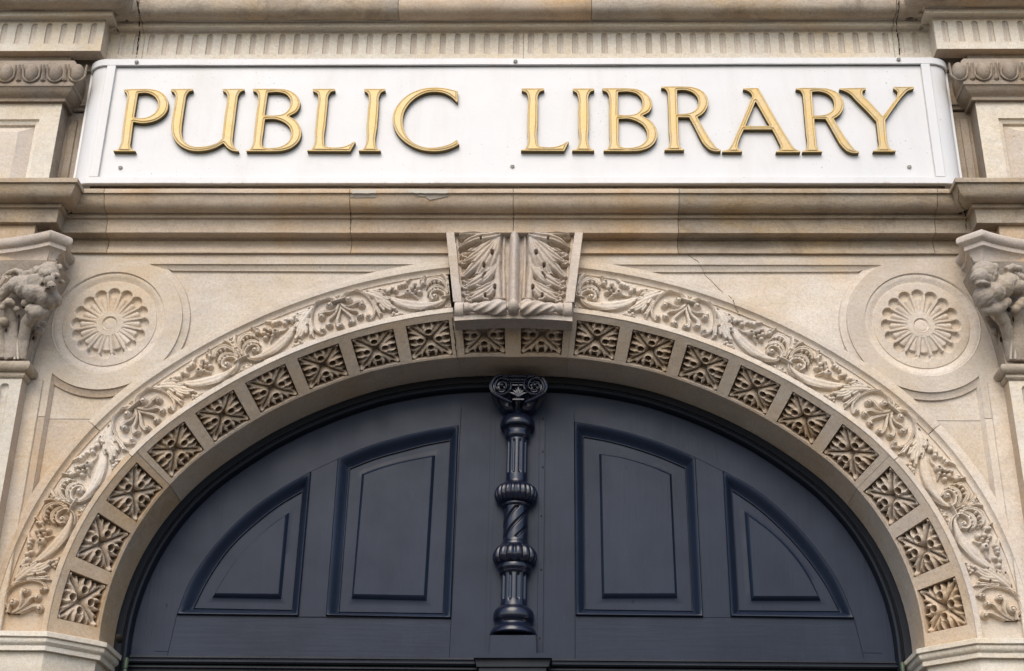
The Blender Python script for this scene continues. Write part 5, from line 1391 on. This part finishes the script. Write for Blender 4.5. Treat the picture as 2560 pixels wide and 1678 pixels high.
for sg, fn, big, sm in ((-1, dl, bigL, smL), (1, dr, bigR, smR)):
    lf = thing('door_leaf', 'dark slate-blue panelled door leaf %s of the turned post' % PNAME[sg], 'door', (sg*.6, DY, zdb), 'panelled leaves under the arch')
    LOb = raised_panel(fn, *big, lf); LOs = raised_panel(fn, *sm, lf)
    w2 = lambda x, y: tuple(float(v) for v in unp(*fn(x, y), DY)[[0, 2]])
    if sg < 0: cl = [((1872, -70), (1796, 1500)), ((862, 1224), (1030, 1224)), ((940, 320), (1105, 243)), ((104, 1214), (42, 1480)), ((1808, 1237), (862, 1226)), ((-40, 1437), (50, 1440))]
    else: cl = [((187, -40), (194, 1490)), ((988, 1228), (1158, 1228)), ((942, 235), (1110, 318)), ((1927, 1240), (1988, 1480)), ((197, 1219), (988, 1228)), ((1985, 1447), (2100, 1450))]
    segs = [(np.array(w2(*a_)), np.array(w2(*b_))) for a_, b_ in cl]
    gw = .0008; cuts = []
    for a_, b_ in segs:
        d = b_-a_; nrm_ = np.array([-d[1], d[0]])/np.linalg.norm(d)*gw
        cuts += [(tuple(a_+nrm_), tuple(b_+nrm_)), (tuple(a_-nrm_), tuple(b_-nrm_))]
    def free(c):
        c = np.array(c)
        for a_, b_ in segs:
            d = b_-a_; t = ((c-a_)@d)/(d@d)
            if -.001 < t < 1.001 and np.linalg.norm(c-a_-t*d) < gw*.99: return False
        return True
    def sidep(c, k): a_, b_ = segs[k]; d = b_-a_; return (c[0]-a_[0])*d[1]-(c[1]-a_[1])*d[0]
    zr_ = segs[1][0][1]
    meet = lambda c: (c[0] > segs[0][0][0]+(segs[0][1][0]-segs[0][0][0])*(c[1]-segs[0][0][1])/(segs[0][1][1]-segs[0][0][1])) == (sg < 0)
    outs = lambda c: (c[0] < segs[3][0][0]+(segs[3][1][0]-segs[3][0][0])*(c[1]-segs[3][0][1])/(segs[3][1][1]-segs[3][0][1])) == (sg < 0)
    xm0, xm1 = sorted((segs[1][0][0], segs[1][1][0]))
    def kind(c):
        if meet(c): return 'meeting_stile'
        if c[1] < zr_+.002: return 'curved_stile' if outs(c) else 'bottom_rail'
        a_, b_ = segs[2]; zt_ = a_[1]+(b_[1]-a_[1])*(c[0]-a_[0])/(b_[0]-a_[0])
        if min(a_[0], b_[0])-.03 < c[0] < max(a_[0], b_[0])+.03 and c[1] < zt_ and (np.abs(LOs[:, 0]-c[0]).min() < 9): 
            if xm0-.06 < c[0] < xm1+.06: return 'muntin'
        return 'curved_stile'
    out_ = door_outline(sg)
    for kd in ('meeting_stile', 'bottom_rail', 'muntin', 'curved_stile'):
        cdt(kd, out_, [LOb, LOs], DY, DOOR_H if 'rail' in kd else DOOR, lf, cuts, lambda c, kd=kd: free(c) and kind(c) == kd)
    mb = MB(); xa, xb = sorted((sg*.02, sg*1.33)); mb.grid(np.array([[[xa, DY+.03, zdb], [xb, DY+.03, zdb]], [[xa, DY+.03, 3.75], [xb, DY+.03, 3.75]]])); mb.build('leaf_backing', FRAME, lf, False)
# frame ring
frm = thing('door_frame', 'near-black arched wooden door frame with a rounded inner bead, inside the stone reveal', 'frame', (0, .3, 2.7))
FP = [(.0, .33), (.0, .288), (-.002, .286), (-.026, .286), (-.028, .291), (-.030, .291), (-.032, .286), (-.036, .280), (-.042, .278), (-.048, .281), (-.051, .287), (-.052, .296), (-.053, .318)]
ring('frame_ring', FP, -SE_-.4, SE_+.4, FRAME, frm, eo_last=len(FP), wob=.0004)
# broken caulk between frame and stone
cau = MB(); rnd = random.Random(3)
s = -SL
while s < SL:
    ln = rnd.uniform(.005, .045)
    if rnd.random() < (.62 if abs(s) > .6 else .3):
        ss_ = np.linspace(s, s+ln, 6); wv = .0012+.0022*np.array([noise.noise(Vector((q_*90, 1, 2))) for q_ in ss_])
        wv = np.clip(wv, .0003, .004); cau.grid(np.stack([arc(ss_, eo(ss_)+.0005, np.full(6, .2845)), arc(ss_, eo(ss_)-wv, np.full(6, .2835)-wv*.3)]))
    s += ln+rnd.uniform(.0, .05)
tag(cau.build('caulk', CHIP, frm, False), None, None, None, 'stuff')
# transom bar below the leaves
tr = thing('transom', 'black moulded transom bar along the bottom edge under the door leaves', 'transom', (0, .3, 2.6))
mb = MB(); z = lambda y, Y: float(unp(1283, y, Y)[2])
pr = [(-.0, zdb+.001), (.004, zdb), (.0045, z(1650, DY-.01)), (-.006, z(1651.5, DY)), (.0, z(1652.5, DY)), (.012, z(1653.5, .29)), (.018, z(1656.5, .29)), (.018, z(1660, .29)), (.012, z(1664, .29)), (-.004, z(1666, .30)), (-.004, z(1669, .30)), (.012, z(1670, .29)), (.012, z(1674, .29)), (.0, z(1675.5, .3)), (0, 2.3)]
sweep('transom_moulding', pr, [(-1.32, DY-.002), (1.32, DY-.002)], FRAME, tr, wob=.0004, cap=False)

# ------------------------------------------------------------------ turned post between the leaves
post = thing('turned_post', 'slender blue-black turned post with scrolled capital between the two door leaves', 'post', (0, .27, 2.75))
PY = .275
Ct = unp(1296.5, 945, PY); Cb = unp(1282, 1640, PY)
ax = (Ct-Cb)/np.linalg.norm(Ct-Cb)
def pt(y):      # length along the axis from the foot for a pixel row
    x = 1296.5+(1282-1296.5)*(y-945)/(1640-945); return float((unp(x, y, PY)-Cb)@ax)
def rw(w_, y=1300): return w_/3.9/2/ (3599/ (5.0))*1.0
# astragal strips on the joint
mb = MB(); 
def strip(name, xl0, xr0, xl1, xr1, y0, y1, Yf, m_=DOOR):
    P_ = [unp(xl1, y1, Yf), unp(xr1, y1, Yf), unp(xr0, y0, Yf), unp(xl0, y0, Yf)]
    V = [tuple(p_) for p_ in P_]+[(p_[0], DY+.01, p_[2]) for p_ in P_]
    o = mesh(name, V, [(0, 1, 2, 3), (0, 4, 5, 1), (1, 5, 6, 2), (2, 6, 7, 3), (3, 7, 4, 0)], m_, post, False); return o
q2 = lambda x: 1100+x/3.9
strip('post_backboard', q2(555), q2(972), q2(478), q2(945), 965, 1645, DY-.012)
strip('cover_strip', q2(505), q2(556), q2(440), q2(495), 965, 1645, DY-.006)
strip('cover_strip', q2(972), q2(1028), q2(945), q2(1000), 965, 1645, DY-.009)
for x, y in ((1005, 575), (1003, 895), (1003, 1045), (988, 1520)): 
    c = unp(q2(x), 900+y/3.9, DY-.0095); mb = MB(); mb.ell(c, (.0028, .002, .004), 10, 6); mb.build('screw', CRACK, post)
for x, y in ((988, 570), (972, 1240)):
    c = unp(q2(x), 1278+y/3.9, DY-.0095); mb = MB(); mb.ell(c, (.0028, .002, .004), 10, 6); mb.build('screw', CRACK, post)
def lat(name, rows, fn=None, n=48, parent=post, sub=3, m_=IRON, ang=50):
    """rows = (width in crop px, pixel row)"""
    pr = [(rw(w_), pt(y)) for w_, y in rows]
    if sub: 
        L = catmull([(r, t) for r, t in pr], sub); pr = [tuple(p_) for p_ in L]
    mb = MB(); mb.lathe(pr, Cb, ax, n, fn); return mb.build(name, m_, parent, True, ang)
def flutes(k, dep, y0, y1):
    ta, tb = sorted((pt(y0), pt(y1)))
    def fn(r, t, th):
        e = float(sstep(ta, ta+.006, t)*sstep(tb, tb-.006, t)); c = np.cos(th*k); return r*(1-dep*e*sstep(.05, .75, c))
    return fn
lat('collar', [(150, 1020), (170, 1034), (200, 1040), (250, 1043), (310, 1049), (345, 1058), (352, 1067), (335, 1073), (290, 1075), (262, 1078), (255, 1090), (246, 1096), (230, 1099), (215, 1101)])
lat('fluted_shaft', [(208, y) for y in np.linspace(1101, 1206, 40)]+[(215, 1210), (228, 1213)], flutes(10, .15, 1106, 1189), 140, sub=0)
def gad(k, dep, y0, y1):
    ta, tb = sorted((pt(y0), pt(y1)))
    return lambda r, t, th: r*(1-dep*float(sstep(ta, ta+.01, t)*sstep(tb, tb-.008, t))*(1-np.abs(np.cos(th*k/2)))**1.5)
lat('leaf_knop', [(228, 1213), (290, 1215), (380, 1222), (425, 1233), (425, 1243), (400, 1252), (340, 1259), (280, 1262)], gad(22, .09, 1216, 1260), 150)
lat('knop_ring', [(262, 1260), (275, 1262), (280, 1266), (262, 1270), (240, 1271)])
tt0, tt1 = sorted((pt(1272), pt(1352)))
def twist(r, t, th):
    e = float(sstep(tt0, tt0+.006, t)*sstep(tt1, tt1-.006, t)); a_ = th*5-t*115; c = np.cos(a_); return r*(1-.20*e*sstep(.35, .95, c))
lat('twisted_shaft', [(238, y) for y in np.linspace(1271, 1354, 56)]+[(246, 1358), (262, 1361), (268, 1366)], twist, 150, sub=0)
lat('lobed_knop', [(262, 1366), (330, 1370), (400, 1379), (430, 1391), (425, 1401), (390, 1409), (330, 1414), (280, 1416)], gad(14, .12, 1368, 1414), 150)
lat('knop_ring', [(270, 1411), (310, 1413), (326, 1420), (320, 1427), (295, 1431), (290, 1434), (268, 1438)])
lat('fluted_shaft', [(252, 1436), (246, 1440)]+[(248, y) for y in np.linspace(1443, 1504, 26)]+[(255, 1512), (262, 1520)], flutes(10, .15, 1440, 1505), 140, sub=0)
lat('base_ring', [(262, 1519), (290, 1521), (330, 1524), (375, 1532), (390, 1543), (375, 1553), (335, 1558), (322, 1562), (330, 1566), (360, 1569), (405, 1575), (432, 1582), (440, 1589), (400, 1592)])
def pbox(name, w0, w1, y0, y1, ya, yb, m_=DOOR, par=post):
    cx0 = 1296.5+(1282-1296.5)*(y0-945)/695; cx1 = 1296.5+(1282-1296.5)*(y1-945)/695
    P_ = [unp(cx1-w1/2/3.9, y1, ya), unp(cx1+w1/2/3.9, y1, ya), unp(cx0+w0/2/3.9, y0, ya), unp(cx0-w0/2/3.9, y0, ya)]
    V = [tuple(p_) for p_ in P_]+[(p_[0], yb, p_[2]) for p_ in P_]
    return mesh(name, V, [(0, 1, 2, 3), (0, 4, 5, 1), (1, 5, 6, 2), (2, 6, 7, 3), (3, 7, 4, 0)], m_, par, False)
pbox('plinth', 440, 455, 1588, 1634, .214, DY+.01)
pbox('bracket_slab', 765, 765, 1632.5, 1645, .190, DY+.01)
pbox('bracket_moulding', 745, 700, 1646, 1667, .205, DY+.01, FRAME)
pbox('bracket_moulding', 660, 650, 1669, 1690, .212, DY+.01, FRAME)
# scrolled capital
cap = MB(); VC = [np.array(unp(1100+605/3.9, 900+252/3.9, .205)), np.array(unp(1100+925/3.9, 900+252/3.9, .205))]
lat('capital_neck', [(205, 1040), (180, 1026), (168, 1015), (180, 1003), (200, 985)], None, 40)
bellf = lambda r, t, th: r*(1-.20*np.abs(np.sin(th*5))**.8*float(sstep(pt(1038), pt(1020), t)))
for a0_, a1_ in ((-.15, math.pi*.40), (math.pi*.60, math.pi*1.15)):
    mb = MB(); pr = [(rw(w_), pt(y)) for w_, y in ((240, 1039), (310, 1034), (390, 1025), (450, 1013), (505, 1002), (545, 991), (560, 978), (540, 962))]; mb.lathe([tuple(q) for q in catmull(pr, 4)], Cb, ax, 60, bellf, a0_, a1_); mb.build('capital_leaf', IRON, post, True, 50)
for i, c in enumerate(VC):
    sgn = -1 if i == 0 else 1
    mb = MB(); pts = []; rad = []
    for k in range(70):
        t = k/69; a_ = math.pi*.5-sgn*(-1)*(t*2.35*2*math.pi); r_ = .0375*(1-t)**.85+.004
        pts.append((c[0]+sgn*-1*r_*math.cos(a_)*-1*1.0, c[1]-.004*t*2, c[2]+r_*math.sin(a_))); rad.append(.0062*(1-t*.5))
    mb.tube(pts, rad, 8); mb.ell((c[0], c[1]-.008, c[2]), (.0075, .006, .0075), 12, 8)
    mb.build('volute', IRON, post)
    mb = MB(); mb.lathe([(0, .007), (.034, .007), (.037, .012), (.030, .04), (.024, .065), (.032, .10)], c, (0, 1, 0), 28); mb.build('volute_roll', IRON, post)
    # outer strap running down to the bell
    mb = MB(); x0 = c[0]+sgn*.036
    mb.tube([tuple(q) for q in [(c[0]+sgn*(.041*math.cos(a_)), c[1]+.002, c[2]+.041*math.sin(a_)) for a_ in np.linspace(.9, -1.0, 9)]]+[(c[0]-sgn*.004, c[1], c[2]-.050), (c[0]-sgn*.035, c[1], c[2]-.064)], [.007]*9+[.0075, .005], 8); mb.build('strap', IRON, post)
mid = (VC[0]+VC[1])/2
mb = MB()
for zz, r_ in ((.036, .006), (.022, .004), (.012, .0035)): mb.tube([(VC[0][0]+.004, mid[1], mid[2]+zz), (VC[1][0]-.004, mid[1], mid[2]+zz)], r_, 8)
mb.box(VC[0][0]-.02, VC[1][0]+.02, mid[1]+.004, DY, mid[2]+.0, mid[2]+.040, .003)
mb.build('abacus', IRON, post)
mb = MB()
for k, an in enumerate((-62, -38, -16, 0, 16, 38, 62)):
    a_ = R_(an); L_ = .040 if k != 3 else .052; b0 = (mid[0], mid[1]-.006, mid[2]-.046)
    mb.tube([b0, (b0[0]+math.sin(a_)*L_*.5, b0[1]-.003, b0[2]+math.cos(a_)*L_*.6), (b0[0]+math.sin(a_)*L_*1.05, b0[1], b0[2]+math.cos(a_)*L_)], [.003, .0055, .0015], 6)
mb.build('leaf_spray', IRON, post)
mb = MB(); mb.box(mid[0]-.021, mid[0]+.021, mid[1]-.010, mid[1]+.004, mid[2]-.060, mid[2]-.053, .001); mb.build('neck_band', IRON, post)

# ------------------------------------------------------------------ hinges at the feet of the frame
for sg, (x, y) in ((-1, (315, 1660)), (1, (2257, 1672))):
    c = unp(x, y, .262); mb = MB(); mb.lathe([(0, -.06), (.0075, -.06), (.0078, -.022), (.0062, -.020), (.0062, -.017), (.008, -.015), (.008, .016), (.0064, .018), (.005, .021), (0, .022)], c, (0, 0, 1), 18)
    o = mb.build('hinge', BRASS, None, True, 40); tag(o, 'greenish brass hinge barrel at the %s foot of the door frame' % PNAME[sg], 'hinge', 'hinges at the door frame feet')
mb = MB(); c = unp(298, 1597, .2); mb.ell(c, (.012, .03, .014), 12, 8); tag(mb.build('drain_hole', CRACK, None), 'small dark hole in the stone beside the left foot of the door frame', 'hole')

# ------------------------------------------------------------------ cracks, laid on the surface they run over
bpy.context.view_layer.update(); dg = bpy.context.evaluated_depsgraph_get()
def crack(pts, wpx, label, seed=0, m_=CRACK):
    rnd = random.Random(seed); L = []
    for i in range(len(pts)-1):
        a_, b_ = np.array(pts[i], float), np.array(pts[i+1], float); n = max(2, int(np.linalg.norm(b_-a_)/5))
        for k in range(n): L.append(a_+(b_-a_)*k/n+np.array([rnd.uniform(-.9, .9), rnd.uniform(-.9, .9)]))
    L.append(np.array(pts[-1], float)); P_ = []
    for q_ in L:
        p_ = unp(*q_, 0); d = Vector(p_-CAM).normalized(); ok, loc, nr_, *_r2 = S.ray_cast(dg, Vector(CAM), d)
        P_.append((loc+nr_.normalized()*(-.0007 if nr_.dot(d) > 0 else .0007)) if ok else Vector(p_))
    V = []; F = []
    for i, p_ in enumerate(P_):
        t = (P_[min(i+1, len(P_)-1)]-P_[max(i-1, 0)]).normalized(); s_ = t.cross(Vector((0, 1, 0))).normalized(); w_ = wpx/720/2*.8*(.5+rnd.random())*(1 if 0 < i < len(P_)-1 else .3)
        V += [p_+s_*w_, p_-s_*w_]
    for i in range(len(P_)-1): F.append((2*i, 2*i+1, 2*i+3, 2*i+2))
    o = mesh('crack', V, F, m_, None, False); tag(o, label, 'crack')
q_ = lambda x, y: (1440+x/3.9, 640+y/3.9)
crack([q_(*p_) for p_ in ((1090, -8), (1180, 50), (1225, 110), (1260, 190), (1320, 245), (1360, 290), (1442, 366))], 1.5, 'thin crack running down the spandrel above the right side of the arch', 1)
crack([q_(*p_) for p_ in ((1480, 380), (1530, 430), (1560, 520), (1600, 590))], 2.0, 'thin crack crossing the outer band at the right side of the arch', 2)
crack([(x/3.714, y/3.714) for x, y in ((1272, 0), (1290, 120), (1292, 230), (1297, 300), (1282, 400), (1275, 480), (1262, 540))], 4, 'dark open crack at the left end of the fluted frieze', 3)
crack([(1920+x/3.714, y/3.714) for x, y in ((1218, 0), (1210, 130), (1190, 180), (1195, 300), (1215, 400), (1222, 515))], 4, 'dark open crack at the right end of the fluted frieze', 4)
crack([(1920+x/3.714, 400+y/3.714) for x, y in ((1765, 262), (1772, 380), (1830, 480), (1840, 560), (1836, 660))], 2.6, 'crack at the right end of the cornice, where it steps forward', 5)
crack([(700+x/5.571, 420+y/5.571) for x, y in ((975, 450), (980, 640), (985, 720), (975, 900))], 1.5, 'hairline joint crack in the cornice under the letter I', 6)
crack([(1050+x/4.333, 540+y/4.333) for x, y in ((350, 1100), (370, 1250), (385, 1400), (405, 1555))], 3, 'ragged mortar joint below the left end of the keystone', 7)
crack([(1050+x/4.333, 540+y/4.333) for x, y in ((1665, 1160), (1660, 1300), (1640, 1430), (1635, 1555))], 5, 'pale ragged mortar joint below the right end of the keystone', 8, MORTAR)
